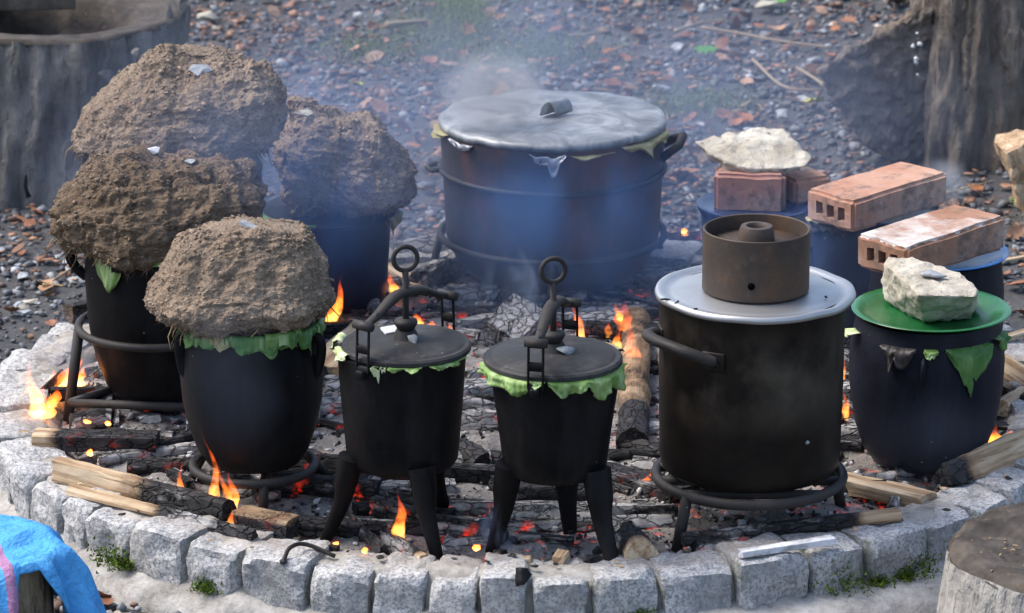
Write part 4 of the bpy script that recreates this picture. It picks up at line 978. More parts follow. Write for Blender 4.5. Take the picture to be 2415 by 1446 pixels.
# stockpot with aluminium lid on its trivet
axS = Axis(1765, 1226, ZA); stk = thing('stockpot', (axS.X, axS.Y, axS.z(1108)), 'brown-black stockpot with aluminium lid under an iron drum', 'stockpot')
body(axS, [(1100, 180), (1096, 200), (1086, 208), (1060, 212), (900, 215), (760, 216), (702, 217), (696, 219), (690, 216)], stk, mt_stock, seg=96)
zl = axS.z(688); Rl = axS.r(232); lc = (axS.X+axS.r(7), axS.Y)
prof = [(Rl*.9, zl-.006), (Rl*.99, zl-.005), (Rl, zl-.001), (Rl*.985, zl+.004), (Rl*.95, zl+.005), (Rl*.91, zl+.002), (Rl*.87, zl-.0005), (Rl*.83, zl+.001), (Rl*.8, zl+.0025), (Rl*.4, zl+.003), (.001, zl+.003)]
vf = lathe(prof, lc, 120, .014, 3); vf = ([(x, y, z+.0035*noise.noise(Vector((x*16, y*16, 0)))*(1 if math.hypot(x-lc[0], y-lc[1]) > Rl*.85 else .2)) for x, y, z in vf[0]], vf[1])
obj('lid', vf, mt_alu, stk)
def polar(ax, deg, rp, y): a = math.radians(deg); return np.array([ax.X+ax.r(rp)*math.cos(a), ax.Y+ax.r(rp)*math.sin(a), ax.z(y)])
hd = obj('handle', tube(bez([polar(axS, 243, 214, 792), polar(axS, 240, 226, 788), polar(axS, 230, 254, 770), polar(axS, 214, 268, 760), polar(axS, 202, 262, 762), polar(axS, 191, 232, 772), polar(axS, 188, 214, 778)], 6), .0105, 12, .8), mt_bar, stk)
for dg, y in ((243, 794), (188, 780)):
    c_ = polar(axS, dg, 215, y); obj('handle_plate', xf(rbox(.036, .006, .028, .0025), c_, math.radians(dg-90)), mt_stock, hd)
    obj('rivet', rock(polar(axS, dg+2.5, 219, y+4), .004, .004, .004, 1, cuts=1), mt_bar, hd)
obj('rivet', rock(polar(axS, 304, 216, 985), .004, .004, .004, 1, cuts=1), mt_biglid, stk)
Rg = axS.r(218); zg = axS.z(1118); bars = []
for k in (-1.2, -.4, .4, 1.2):
    y_ = k*Rg*.55; x_ = math.sqrt(Rg*Rg-y_*y_); bars.append(((axS.X-x_, axS.Y+y_, zg), (axS.X+x_, axS.Y+y_, zg)))
trivet(axS, 1118, 219, .0078, [(1595, 1305), (1986, 1206), (1672, 1190)], 'round iron trivet with crossbars under the stockpot', bars=bars, leg_r=.0085)
dz0, dz1 = zl+.004, axS.z(537); dc = (axS.X+axS.r(7), axS.Y-axS.r(0)); Ro = axS.r(124)
dm_ = thing('iron_drum', (dc[0], dc[1], dz0), 'rusty open iron drum with centre hub weighing down the aluminium lid', 'drum')
zi = dz1-.022
obj('wall', lathe([(Ro*.96, dz0), (Ro, dz0+.003), (Ro, dz1-.001), (Ro*.985, dz1), (Ro*.955, dz1-.001), (Ro*.95, zi), (Ro*.95, zi-.002), (Ro*.9, zi-.004)], dc, 90, .004, 3), mt_rust, dm_, sharp=40)
obj('web', lathe([(.001, zi-.009), (Ro*.952, zi-.008), (Ro*.953, zi), (Ro*.34, zi+.001), (.001, zi+.002)], dc, 60), mt_rust, dm_)
obj('hub', lathe([(Ro*.35, zi-.002), (Ro*.325, zi+.018), (Ro*.29, zi+.025), (Ro*.2, zi+.0255), (Ro*.17, zi+.022), (Ro*.16, zi-.01)], dc, 48), mt_rust, dm_, sharp=50)
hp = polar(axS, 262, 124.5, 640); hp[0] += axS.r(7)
obj('hole_shade_disc', tube([hp+np.array([0, .003, 0]), hp-np.array([0, .0012, 0])], .0052, 14), mt_recess_shade, dm_)  # black disc set on the wall as painted hole shade, no recess cut

# right hand pots
_, axH = barrel_pot(2178, 1090, ZA, [(1084, 108), (1078, 122), (1045, 146), (985, 167), (900, 180), (840, 182), (800, 177), (770, 172), (748, 167), (740, 165), (741, 160), (778, 150)], 'black barrel pot covered by a green enamel plate', mt_blue2, [(math.radians(262), 800, 850, 178, .006)])
def plate(ax, x, y, h, label, mat, lip=.008, depth=.014, name='enamel_plate'):
    z = ax.z(y); R = ax.r(h); c = (ax.X+ax.r(x-ax.bx), ax.Y)
    root = fin(obj(name, lathe([(.001, z-depth-.002), (R*.7, z-depth-.002), (R*.8, z-depth*.75), (R*.88, z-.004), (R*.99, z-.001), (R, z+.0008), (R*.99, z+.002), (R*.88, z-.001), (R*.8, z-depth*.5), (R*.7, z-depth+.001), (.001, z-depth+.001)], c, 90), mat, loc=(c[0], c[1], z-depth-.002), sharp=60), label, 'plate'); return c, z, R
pc, pz, pr = plate(axH, 2185, 728, 186, 'green enamel plate holding a pale stone block', mt_green, depth=.016)
_, axI = barrel_pot(2200, 948, ZA, [(942, 110), (930, 130), (860, 150), (760, 158), (680, 158), (630, 152), (612, 150), (601, 149), (602, 144), (625, 130)], 'dark pot under the blue plate and chalky brick', mt_blue2)
ic, iz, ir = plate(axI, 2200, 592, 166, 'blue enamel plate under the chalky brick', mt_bluep, depth=.012)
_, axJ = barrel_pot(2050, 792, ZA, [(786, 105), (776, 122), (700, 142), (620, 148), (560, 148), (525, 142), (506, 141), (497, 139), (498, 134), (520, 120)], 'smoky dark pot under the pale red brick', mt_blue, [(math.radians(195), 575, 650, 140, .018)])
jc, jz, jr = plate(axJ, 2055, 488, 150, 'dark navy plate under the pale red brick', mt_navy, depth=.010)
_, axK = barrel_pot(1775, 716, ZA, [(708, 95), (696, 108), (620, 118), (540, 122), (500, 126), (488, 134), (480, 135), (478, 130), (482, 118), (484, 20)], 'small blue-black enamel pot under a stacked brick and limestone', mt_navy)

# bricks
def brick(name, c, yaw, mat, label, L=.228, B=.108, H=.054, holes=True, tilt=0):
    """local x along the length; three cells open in the near end (-x)"""
    bm = bmesh.new(); bmesh.ops.create_cube(bm, size=1)
    for v in bm.verts: v.co = Vector((v.co.x*L, v.co.y*B, (v.co.z+.5)*H))
    bmesh.ops.bevel(bm, geom=bm.edges[:], offset=.006, segments=3, affect='EDGES')
    if holes:
        f = min(bm.faces, key=lambda q: q.calc_center_median().x if q.calc_area() > .002 else 9)
        bmesh.ops.delete(bm, geom=[f], context='FACES_ONLY')
        ex = -L/2; ys = [-B/2+.006]; 
        for k in range(3): ys += [-.0345+k*.0245, -.0345+k*.0245+.0155]
        ys.append(B/2-.006); zs = [.006, .016, H-.016, H-.006]
        G = [[bm.verts.new((ex, y, z)) for z in zs] for y in ys]
        for i in range(len(ys)-1):
            for k in range(3):
                q = [G[i][k], G[i+1][k], G[i+1][k+1], G[i][k+1]]
                if k == 1 and i % 2 == 1:
                    b = [bm.verts.new(v.co+Vector((.035, 0, 0))) for v in q]
                    for s in range(4): bm.faces.new((q[s], q[(s+1) % 4], b[(s+1) % 4], b[s]))
                    bm.faces.new(b)
                else: bm.faces.new(q[::-1])
        bmesh.ops.remove_doubles(bm, verts=bm.verts[:], dist=.0004); bmesh.ops.recalc_face_normals(bm, faces=bm.faces[:])
    bmesh.ops.subdivide_edges(bm, edges=[e for e in bm.edges if e.calc_length() > .06], cuts=7, use_grid_fill=True)
    for v in bm.verts: v.co += Vector((1, 1, .7))*.0024*noise.fractal(v.co*34+Vector((yaw*9, c[0]*9, 0)), 1, 2, 4)
    vf = bm_out(bm); me = mesh(name, vf, mat); me.set_sharp_from_angle(angle=math.radians(35))
    o = bpy.data.objects.new(name, me); COL.objects.link(o); o.location = c; o.rotation_euler = (0, tilt, yaw)
    return fin(o, label, 'brick')
zb = jz+.001; c = at(2071, 425, zb+.054); brick('brick', (c[0], c[1], zb), math.radians(42), mt_brick, 'pale red hollow brick on the dark navy plate', tilt=math.radians(-2))
zb = iz+.001; c = at(2198, 530, zb+.054); brick('brick', (c[0], c[1], zb), math.radians(42), mt_brick2, 'chalk-whitened hollow brick on the blue plate', tilt=math.radians(-2))
zk = axK.z(484); c = at(1768, 480, zk); brick('half_brick', (axK.X-axK.r(10), axK.Y-.004, zk-.004), math.radians(-7), mt_brick3, 'broken brick half standing on the small enamel pot', .118, .075, .068, False)
ztop = zk+.064
q = at(1905, 425, axK.z(470)); brick('brick_piece', (axK.X+axK.r(120), axK.Y+.035, zk), math.radians(25), mt_brick, 'small pale brick fragment behind the brick half', .07, .06, .045, False)
# limestone slab, tilted towards the front
Pc = np.array([axK.X+axK.r(5), axK.Y-.005, ztop+.014]); nrm = np.array([.05, -math.sin(math.radians(17)), math.cos(math.radians(17))])
outl = [(1643, 335), (1700, 318), (1755, 312), (1800, 297), (1848, 304), (1880, 342), (1918, 375), (1900, 392), (1850, 398), (1770, 400), (1705, 380), (1662, 352)]
pts = []
for i, (x, y) in enumerate(outl):
    p_ = at_plane(x, y, Pc, nrm); pts.append(p_); pts.append(p_*.88+Pc*.12-nrm*(.020 if i not in (0, 6, 7) else .008))
pts.append(at_plane(1810, 340, Pc, nrm)+nrm*.012)
fin(obj('limestone_slab', hull_rock(pts, 5, .0055, 45, 4), mt_lime, loc=Pc-nrm*.02), 'flat pale limestone slab on top of the broken brick half', 'stone')
# stone block on the green plate
zp = pz-.014; zt_ = zp+.062; pts = [at(x, y, z) for x, y, z in ((2096, 606, zt_+.004), (2150, 608, zt_+.006), (2225, 632, zt_), (2262, 645, zt_-.002), (2306, 685, zt_-.008), (2300, 700, zt_-.012), (2168, 697, zt_-.004), (2088, 625, zt_), (2078, 660, zt_-.03), (2085, 712, zp), (2178, 762, zp), (2288, 752, zp), (2306, 715, zp+.01), (2240, 690, zp), (2110, 670, zp))]
cz = np.mean(pts, 0); cz[2] = zp
fin(obj('stone_block', hull_rock(pts, 5, .0042, 55, 8), mt_lime, loc=cz), 'pale angular stone block weighing down the green plate', 'stone')
q = at(2198, 648, zt_+.004); fin(obj('pebble', rock(q, .026, .013, .008, 5, -.1, 16), mt_slate, loc=q), 'flat grey pebble on the pale stone block', 'pebble')
q = at(967, 803, lidE[2]+.016); fin(obj('pebble', rock(q, .015, .012, .011, 8, .6, 9), mt_slate, loc=q), 'grey angular pebble on the lid with slanting clamp bar', 'pebble')
q = at(1335, 828, lidF[2]+.016); fin(obj('pebble', rock(q, .019, .009, .008, 9, 0, 10), mt_slate, loc=q), 'oblong grey pebble on the lid of the cabbage-frilled pot', 'pebble')
q = at(925, 778, lidE[2]+.014); fin(obj('white_chip', xf(rbox(.03, .018, .004, .001), q, .5, .25), mt_white, loc=q), 'white flat chip lying behind the pressure foot', 'chip')
for i, (x, y) in enumerate(((1572, 706), (1598, 712), (1948, 700), (1640, 728))):
    q = at(x, y, axS.z(688)+.006); fin(obj('charred_flake', rock(q, .010 if i < 2 else .004, .003, .002, i+20, i, cuts=1), mt_bar, loc=q), 'black charred flake on the aluminium lid', 'flake', 'flakes on the aluminium lid')

# ------------------------------------------------------------------ clay mounds
def mound(ax, lv, label, mat, seed, depth=.85, extra=0, amp=1.0, stones=(), ysh=.10):
    """lv: (photo y, left x, right x) from the bottom up; lofted, then broken up into clods"""
    seg = 290; ys = np.array([l[0] for l in lv], float); n = 140; yy = np.interp(np.linspace(0, 1, n), np.linspace(0, 1, len(lv)), ys)
    xl = np.interp(-yy, -ys, [l[1] for l in lv]); xr = np.interp(-yy, -ys, [l[2] for l in lv]); V, F = [], []
    def sm(a): 
        b = a.copy()
        for _ in range(2): b[1:-1] = (b[:-2]+2*b[1:-1]+b[2:])/4
        return b
    xl, xr = sm(xl), sm(xr); rings = []
    wmax = ax.r(max(xr-xl)/2)
    yy2 = yy+ysh*depth*(xr-xl)/2*np.linspace(0, 1, n)**4
    yy2 = np.minimum.accumulate(yy2)
    for i in range(n): rings.append((((xl[i]+xr[i])/2-ax.bx)*ax.m, (xr[i]-xl[i])/2*ax.m, ax.z(yy2[i])))
    r0 = rings[0]; bot = [(r0[0], r0[1]*f_, r0[2]-.004) for f_ in (.05, .3, .6, .85)]
    rN = rings[-1]; top = [(rN[0], rN[1]*f_, rN[2]+.001) for f_ in (.93, .75, .45, .12)]
    allr = bot+rings+top
    for ri, (cx, w_, z) in enumerate(allr):
        dpt = depth*(1-.5*(ri/len(allr))**3)
        for k in range(seg):
            a = 2*math.pi*k/seg; ca, sa = math.cos(a), math.sin(a); e = .82
            px = math.copysign(abs(ca)**e, ca)*w_; py = math.copysign(abs(sa)**e, sa)*w_*dpt
            V.append(Vector((ax.X+cx+px, ax.Y+py, z)))
    N_ = len(allr)
    for i in range(N_-1):
        for k in range(seg): F.append((i*seg+k, i*seg+(k+1) % seg, (i+1)*seg+(k+1) % seg, (i+1)*seg+k))
    F.append(tuple(range(seg-1, -1, -1))); F.append(tuple(range((N_-1)*seg, N_*seg)))
    me = bpy.data.meshes.new('tmp'); me.from_pydata(V, [], F); nr = [v.normal.copy() for v in me.vertices]; bpy.data.meshes.remove(me)
    out = []; D_ = []
    sh = Vector((seed*7.3, seed*1.9, seed)); zlo, zhi = allr[0][2], allr[-1][2]
    for p_, nn in zip(V, nr):
        q = p_+sh; big_ = noise.fractal(q*11, 1, 2, 3); cl = noise.ridged_multi_fractal(q*26, 1.0, 2.1, 4, 1.0, 2.0)-1.2; fi = noise.fractal(q*110, .7, 2, 3)
        chunk = noise.cell(q*16)  # broken clods
        grv = noise.fractal(Vector((q.x*15, q.y*15, q.z*3.5)), 1, 2, 2); f1 = noise.voronoi(q*13+Vector((noise.noise(q*30), noise.noise(q*30+Vector((5, 0, 0))), 0))*.35)[0]; lump = min(.55, f1[0])-.3
        D_.append(.0095*big_*amp-.0062*cl*amp+.0022*fi+.0035*(chunk-.5)*amp+.007*grv-.016*lump)
    mu = float(np.mean(D_)+.6*np.std(D_))
    for p_, nn, d in zip(V, nr, D_): out.append(p_+nn*(d-mu))
    base = (ax.X, ax.Y, zlo); root = fin(obj('clay_mound', (out, F), mat, loc=base), label, 'clay mound')
    r = random.Random(seed)
    for i in range(14+extra):       # roots and straws sticking out low down
        a = r.uniform(math.pi*.95, math.pi*2.05); j = r.randint(len(bot)+1, len(bot)+n//5); k = int(a/(2*math.pi)*seg) % seg; q = np.array(out[j*seg+k]); nn = np.array(nr[j*seg+k])
        d_ = nn*.5+np.array([r.gauss(0, .7), r.gauss(0, .5), r.uniform(-1.1, .25)]); d_ = d_/np.linalg.norm(d_)*r.uniform(.012, .04); m2 = q+d_*.5+np.array([r.gauss(0, .004), 0, r.gauss(0, .004)])
        obj('straw' if i % 3 == 0 else 'root', tube([q-nn*.004, m2, q+d_], [.0011, .0009, .0005], 4), mt_straw if i % 3 == 0 else mt_clayd, root)
    rg = np.random.default_rng(seed); j = rg.integers((len(bot)+2)*seg, len(out)-4*seg, 4200); ov = np.array([out[q_][:] for q_ in j]); cs = np.clip(np.exp(rg.normal(math.log(.0017), .55, len(j))), .0008, .008)
    cv = rg.random((len(j), 1)); cc_ = np.array([.17, .122, .083])+cv*np.array([.19, .148, .11])*(1 if mat is mt_clay else .55)
    cb_ = bulk('clods', GH, ov-np.array(base), cs, cc_, mt_leaf, rg, 1.0); cb_.parent = root; fin(cb_, kind='stuff')
    # ragged soil fringe hanging under the edge
    fv, ff = [], []
    for i in range(420):
        a = r.uniform(0, 2*math.pi); j = r.randint(len(bot)-2, len(bot)+n//9); k = int(a/(2*math.pi)*seg) % seg; q = np.array(out[j*seg+k]); nn = np.array(nr[j*seg+k])
        d_ = nn*r.uniform(.1, 1)+np.array([r.gauss(0, .7), r.gauss(0, .5), r.uniform(-1.4, .3)]); d_ = d_/np.linalg.norm(d_)*r.uniform(.005, .022); e_ = np.cross(d_, [r.gauss(0, 1), r.gauss(0, 1), r.gauss(0, 1)]); e_ = e_/np.linalg.norm(e_)*.0011
        b_ = len(fv); fv += [q-e_, q+e_, q+d_]; ff.append((b_, b_+1, b_+2))
    fin(obj('root_fringe', (fv, ff), mt_clayd, root, smooth=False), kind='stuff')
    return root, out
MD_A = mound(axA, [(360, 205, 625), (345, 186, 642), (327, 178, 658), (300, 195, 674), (267, 215, 681), (235, 237, 682), (206, 258, 679), (180, 292, 666), (159, 318, 652), (140, 340, 632), (125, 356, 606), (112, 378, 566), (102, 410, 535)], 'tallest and widest brown clay mound sealing a hidden pot', mt_clay, 1, .85)
MD_C = mound(axC, [(492, 700, 915), (478, 680, 965), (455, 672, 984), (426, 668, 985), (400, 660, 976), (375, 650, 958), (357, 644, 946), (331, 643, 932), (301, 662, 916), (278, 680, 886), (258, 684, 830), (242, 688, 775), (232, 692, 745)], 'brown clay mound on the pot beside the big cauldron', mt_clay, 2, .85)
MD_B = mound(axB, [(578, 180, 555), (560, 150, 588), (530, 138, 602), (495, 133, 611), (477, 134, 618), (456, 155, 624), (421, 185, 612), (400, 195, 600), (385, 203, 582), (370, 213, 548), (355, 226, 470), (344, 246, 400)], 'dark ragged soil mound full of roots and straw', mt_clayd, 3, .85, 22, 1.6)
MD_D = mound(axD, [(762, 450, 720), (745, 405, 755), (722, 362, 780), (700, 350, 790), (685, 356, 790), (660, 378, 783), (622, 404, 772), (572, 430, 760), (545, 449, 753), (528, 462, 746), (516, 486, 738)], 'squat brown clay mound with flat top on the front barrel pot', mt_clay, 4, .85, 6, .8, ysh=.10)
def touch(md, x, y):
    """front-most point of a mound seen at a pixel"""
    P = np.array([p_[:] for p_ in md[1]]); d_ = P-CAM; k = FPX/(d_@FWD); px = PW/2+(d_@RGT)*k; py = PH/2-(d_@UPV)*k
    c = np.where(np.hypot(px-x, py-y) < 9)[0]
    return P[c[np.argmin(d_[c]@FWD)]] if len(c) else None
for md, x, y, sx, sz, mat, lab in ((MD_A, 466, 163, .024, .007, mt_slate, 'thin grey slate chip on the tallest clay mound'), (MD_B, 358, 350, .015, .009, mt_white, 'white stone chip on the rooty soil mound'), (MD_B, 449, 380, .013, .007, mt_slate, 'small grey stone chip on the rooty soil mound'), (MD_D, 575, 532, .018, .006, mt_slate, 'pale grey chip on the flat top of the front mound'), (MD_C, 715, 262, .020, .007, mt_lime, 'pale stone chip on the mound by the cauldron')):
    q = touch(md, x, y)
    if q is None: continue
    q = q+np.array([0, .004, sz*.35]); fin(obj('stone_chip', xf(rock((0, 0, 0), sx, sx*.75, sz, int(x), .3, 11), q, 0, .35, .15), mat, loc=q, smooth=False), lab, 'stone')

# ------------------------------------------------------------------ cabbage and other leaves hanging from the pots
def collar(ax, y, h, a0, a1, drop, mat, label, seed=0, out=.004, name='cabbage_leaf', lift=0, cat='leaf', group=None, tip=False, rnd_=False):
    """ragged leaf strip hanging over a pot rim between two azimuths (degrees)"""
    n, m_ = max(14, int(abs(a1-a0)/.7)), 10; V, F = [], []; R = ax.r(h); z0 = ax.z(y)
    for i in range(n+1):
        t_ = i/n; a = math.radians(a0+(a1-a0)*t_)
        env = min(1, 5*t_+.05, 5*(1-t_)+.05)*(.62+.75*noise.fractal(Vector((t_*3.6+seed*3.7, seed, 0)), 1, 2, 2)+.04*noise.noise(Vector((t_*28, seed, 2))))
        if tip: env = (1-abs(2*t_-1)**.9)*(1+.12*noise.noise(Vector((t_*16, seed, 0))))+.03
        if rnd_: env = math.sqrt(max(0, 1-(2*t_-1)**2))*(1+.10*noise.noise(Vector((t_*9, seed, 0))))
        dr = ax.r(drop)*max(.06, env)
        for k in range(m_):
            s = k/(m_-1); wv = .005*math.sin(a*17+seed)*s+.007*noise.noise(Vector((a*7, s*2, seed)))*s+.004*noise.noise(Vector((a*19, s*4, seed)))
            r = R*.93+(R*.07+out)*min(1, s*3)+wv*(s**.7); z = z0+lift*math.sin(min(1, s*2.2)*math.pi)-dr*max(0, s-.12)/.88
            V.append((ax.X+r*math.cos(a), ax.Y+r*math.sin(a), z))
    for i in range(n):
        for k in range(m_-1): F.append((i*m_+k, i*m_+k+1, (i+1)*m_+k+1, (i+1)*m_+k))
    c = np.mean(V, 0); o = obj(name, (V, F), mat, loc=c); o.modifiers.new('thick', 'SOLIDIFY').thickness = .0007
    return fin(o, label, cat, group)
G1 = 'green cabbage leaf frill under the lid of the upright clamp pot'
axF.X += axF.r(-5); axE.X += axE.r(10)
collar(axF, 850, 161, 183, 263, 50, mt_cab, 'left green cabbage frill hanging under the frilled pot lid', 1, .006)
collar(axF, 850, 161, 265, 354, 66, mt_cab, 'broad green cabbage frill hanging right of the clamp bracket', 2, .006)
collar(axF, 846, 162, 20, 85, 16, mt_cabw, 'withered leaf edge behind the lid of the frilled pot', 3, .008, lift=.004)
collar(axE, 820, 150, 186, 212, 20, mt_cabp, 'pale cabbage leaf curling at the left of the slanting clamp lid', 4, .010, lift=.006)
collar(axE, 818, 151, 160, 182, 14, mt_cabp, 'creamy leaf scrap behind the slanting clamp bracket', 5, .012, lift=.012)
collar(axE, 821, 150, 242, 254, 42, mt_cabp, 'pale leaf tip drooping beside the left clamp bracket', 6, .004)
collar(axE, 821, 150, 256, 285, 14, mt_cab, 'thin green leaf edge under the slanting clamp lid', 7, .004)
collar(axE, 821, 150, 292, 335, 14, mt_cab, 'green leaf edge at the right of the slanting clamp lid', 8, .004)
for i, (a0, a1, dr, mt_, lf, lb) in enumerate(((190, 222, 46, mt_cab2, .006, 'green leaf with scorched edge at the left of the front mound'), (214, 248, 26, mt_cab2, .012, 'small leaf curling up under the front mound'), (232, 258, 20, mt_cabw, .014, 'yellowish leaf stub under the front mound'), (250, 312, 30, mt_cab2, .014, 'long dark green leaf wrapped round the front pot rim'), (285, 318, 22, mt_cab, .016, 'bright leaf edge folded up under the front mound'), (314, 352, 58, mt_cab2, .012, 'dark green leaf hanging at the right of the front mound'), (340, 362, 40, mt_cab, .010, 'green leaf tip beside the flame behind the front mound'))):
    collar(axD, 765, 158, a0, a1, dr, mt_, lb, 20+i, .006, lift=lf)
collar(axB, 568, 170, 224, 248, 78, mt_cab, 'large rounded green leaf hanging from the rooty mound pot', 31, .006, rnd_=True)
collar(axB, 566, 172, 196, 222, 10, mt_cab2, 'green leaf sliver at the loop handle pot rim', 32, .004, lift=.004)
collar(axB, 566, 172, 252, 318, 14, mt_cab, 'green leaf stalks along the rooty mound pot rim', 33, .006, lift=.008)
collar(axC, 492, 163, 195, 262, 12, mt_cab2, 'dark green leaf edge along the smoky rear pot rim', 34, .004, lift=.003)
collar(axC, 492, 160, 330, 356, 60, mt_cabw, 'withered leaf hanging at the right of the rear mound', 35, .004)
q = polar(axC, 247, 166, 488); fin(obj('leaf_stalk', tube([q+np.array([0, 0, -.012]), q+np.array([0, -.004, .006])], .0055, 8), mt_cab, loc=q), 'light green leaf stalk poking from the smoky rear pot', 'leaf stalk')
collar(axH, 772, 178, 278, 318, 118, mt_cab2, 'pointed green leaf hanging from the green plate', 41, .006, tip=True)
collar(axH, 772, 178, 262, 272, 28, mt_cab, 'small bright leaf stub under the green plate', 42, .008)
collar(axH, 772, 178, 228, 256, 62, mt_burnt, 'scorched black leaf hanging under the green plate', 43, .007)
collar(axH, 770, 178, 326, 350, 40, mt_cab2, 'small dark leaf under the right edge of the green plate', 44, .005)
collar(axH, 768, 180, 186, 200, 16, mt_cabp, 'pale leaf scrap at the left edge of the green plate', 45, .010)
collar(axG, 292, 262, 306, 346, 38, mt_cabw, 'yellowed leaf hanging right under the cauldron lid', 51, .010)
collar(axG, 292, 262, 180, 204, 22, mt_cabw, 'withered leaf at the left of the cauldron lid', 52, .012)
collar(axG, 296, 262, 258, 276, 46, mt_foil, 'silvery scrap hanging from the cauldron lid', 53, .004, 'foil_scrap', cat='foil')
collar(axG, 296, 262, 206, 226, 26, mt_foil, 'small silvery scrap at the left of the cauldron rim', 54, .004, 'foil_scrap', cat='foil')
collar(axG, 300, 262, 278, 302, 12, mt_cabw, 'thin dry leaf edge under the cauldron lid', 55, .004)
collar(axJ, 500, 146, 190, 250, 40, mt_burnt, 'scorched leaf under the navy plate', 61, .006)
collar(axJ, 498, 148, 196, 216, 12, mt_cabw, 'dry leaf edge under the navy plate', 62, .008)

# ------------------------------------------------------------------ leaf litter, twigs, grass, pebbles
def leaf_proto(seed, L=.036):
    r = random.Random(seed); n = 9; V, F = [], []
    lob = r.choice((0, 0, 1, 1)); curl = r.uniform(-.5, .8); w0 = r.uniform(.28, .42)
    for i in range(n):
        t_ = i/(n-1); w_ = w0*math.sin(math.pi*min(1, t_*.96+.04))**.7*(1+(.35*math.cos(t_*26) if lob else .06*r.uniform(-1, 1)))
        for k, u_ in enumerate((-1, -.45, 0, .45, 1)):
            V.append(((t_-.5)*L, u_*w_*L, L*(.10+curl*.35*(u_*w_)**2*4+.16*curl*(t_-.5)**2+r.gauss(0, .02)-(.04 if k == 2 else 0))))
    for i in range(n-1):
        for k in range(4): F.append((i*5+k, i*5+k+1, (i+1)*5+k+1, (i+1)*5+k))
    return V, F
LC = [(.30, .135, .075), (.36, .18, .10), (.24, .10, .055), (.42, .25, .15), (.20, .11, .07), (.38, .15, .06), (.33, .22, .15)]
LN = ['brown', 'tan brown', 'dark brown', 'pale buff', 'dull brown', 'rusty orange', 'pinkish buff']
LM = [mesh('dry_leaf', leaf_proto(i), mt_leaf, True, np.tile(np.array(LC[i % 7]), (45, 1))) for i in range(21)]
lr = random.Random(21); cnt = 0
def free_ground(P): return math.hypot(P[0]-RC[0], P[1]-RC[1]) > .93
while cnt < 295:
    if cnt < 261: x, y = lr.triangular(430, 2150, 1500), lr.uniform(-20, 480)
    elif cnt < 277: x, y = lr.uniform(0, 190), lr.uniform(490, 770)
    elif cnt < 287: x, y = lr.uniform(2230, 2415), lr.uniform(420, 760)
    else: x, y = lr.uniform(180, 560), lr.uniform(1300, 1446)
    P = at(x, y, .012)
    if not free_ground(P): cnt += .02; continue
    cnt += 1; P[2] = gz(P[0], P[1])+.010
    li = lr.randrange(21); o = bpy.data.objects.new('fallen_leaf', LM[li]); COL.objects.link(o); o.location = P; s = lr.uniform(.6, 1.35); o.scale = (s, s, s)
    o.rotation_euler = (lr.gauss(0, .35), lr.gauss(0, .35), lr.uniform(0, 6.28)); fin(o, 'dry %s fallen leaf on the gravel %s' % (LN[li % 7], near(P, GMK)), 'leaf', 'fallen leaves on the gravel')
for x, y, mt_, lab, s in ((1665, 118, mt_weed, 'single fresh green leaf lying on the gravel', 1.5), (1920, 245, mt_yel, 'yellow leaf lying beside the flaring root', 1.4), (838, 200, mt_yel, 'pale yellow-green leaf on the gravel behind the clay mound', 1.1), (1840, 5, mt_weed, 'green leaf by the pale stone at the back', 1.3)):
    P = at(x, y, .016); o = obj('fallen_leaf', xf(leaf_proto(x), P, x, .3, 0, s), mt_, loc=P); fin(o, lab, 'leaf')
# litter crumbs too many to count
n = 9500; lx = RNG.uniform(-1.6, 1.6, n); ly = RNG.uniform(.9, 3.7, n); kp = (np.hypot(lx-RC[0], ly-RC[1]) > .95) & (RNG.random(n) < .35+.65*np.clip(np.sin(lx*2.1+ly*1.3)*.5+.5, 0, 1)); lx, ly = lx[kp], ly[kp]; n = len(lx)
S = np.clip(np.exp(RNG.normal(math.log(.009), .35, n)), .004, .018); v = RNG.random((n, 1)); C = np.array([.17, .085, .05])+v*np.array([.24, .14, .095])
fin(bulk('leaf_litter', hulls(8, 9, .16, 9), np.c_[lx, ly, np.array([gz(a, b) for a, b in zip(lx, ly)])+.011], S, C, mt_leaf, RNG, .35), 'brown crumbled leaf litter between the stones', 'leaf litter', None, 'stuff')
def twig(label, pts, r=.003, mat=mt_twig, z=.016, name='twig'):
    P = [at(x, y, z+.004*random.random()) for x, y in pts]; return fin(obj(name, tube(bez(P, 5), [r*(1-.5*i/(len(P)*5-4)) for i in range((len(P)-1)*5+1)], 6), mat, loc=P[0]), label, 'twig')
twig('long pale straight stem lying before the flaring root', [(1655, 65), (1740, 78), (1840, 97), (1960, 112)], .0042)
twig('forked dry twig above the long pale stem', [(1590, 75), (1650, 55), (1720, 45)], .004)
twig('thin twig crossing the gravel behind the cauldron', [(1340, 85), (1390, 80), (1440, 72)], .004)
twig('dark curved twig on the gravel right of the cauldron lid', [(1630, 175), (1670, 160), (1695, 132)], .003, mt_bar)
twig('pale bleached wood sliver on the gravel behind the clay mounds', [(910, 60), (960, 54), (1010, 48)], .008)
twig('thin dry stem by the flaring root', [(1880, 160), (1935, 195), (1960, 225)], .004)
twig('knobbly lichen twig on the gravel near the root', [(1775, 140), (1850, 205), (1940, 212)], .004)
twig('short straw on the gravel beside the chalky brick', [(2230, 455), (2290, 440), (2345, 425)], .002, mt_straw)
twig('thin twig on the gravel left of the kerb', [(135, 655), (170, 632), (190, 618)], .0025)
twig('pale straw on the gravel left of the kerb', [(100, 672), (130, 672), (150, 675)], .003, mt_straw)
for x in range(1100, 2060, 43):
    y = 30+(x*37 % 420); P = at(x, y, .015)
    if free_ground(P): a_ = x*.7; twig('dry bit of straw scattered on the gravel behind the cauldron', [(x, y), (x+26*math.cos(a_), y+9*math.sin(a_)), (x+48*math.cos(a_), y+14*math.sin(a_))], .0016, mt_straw, name='straw')['group'] = 'straws behind the cauldron'
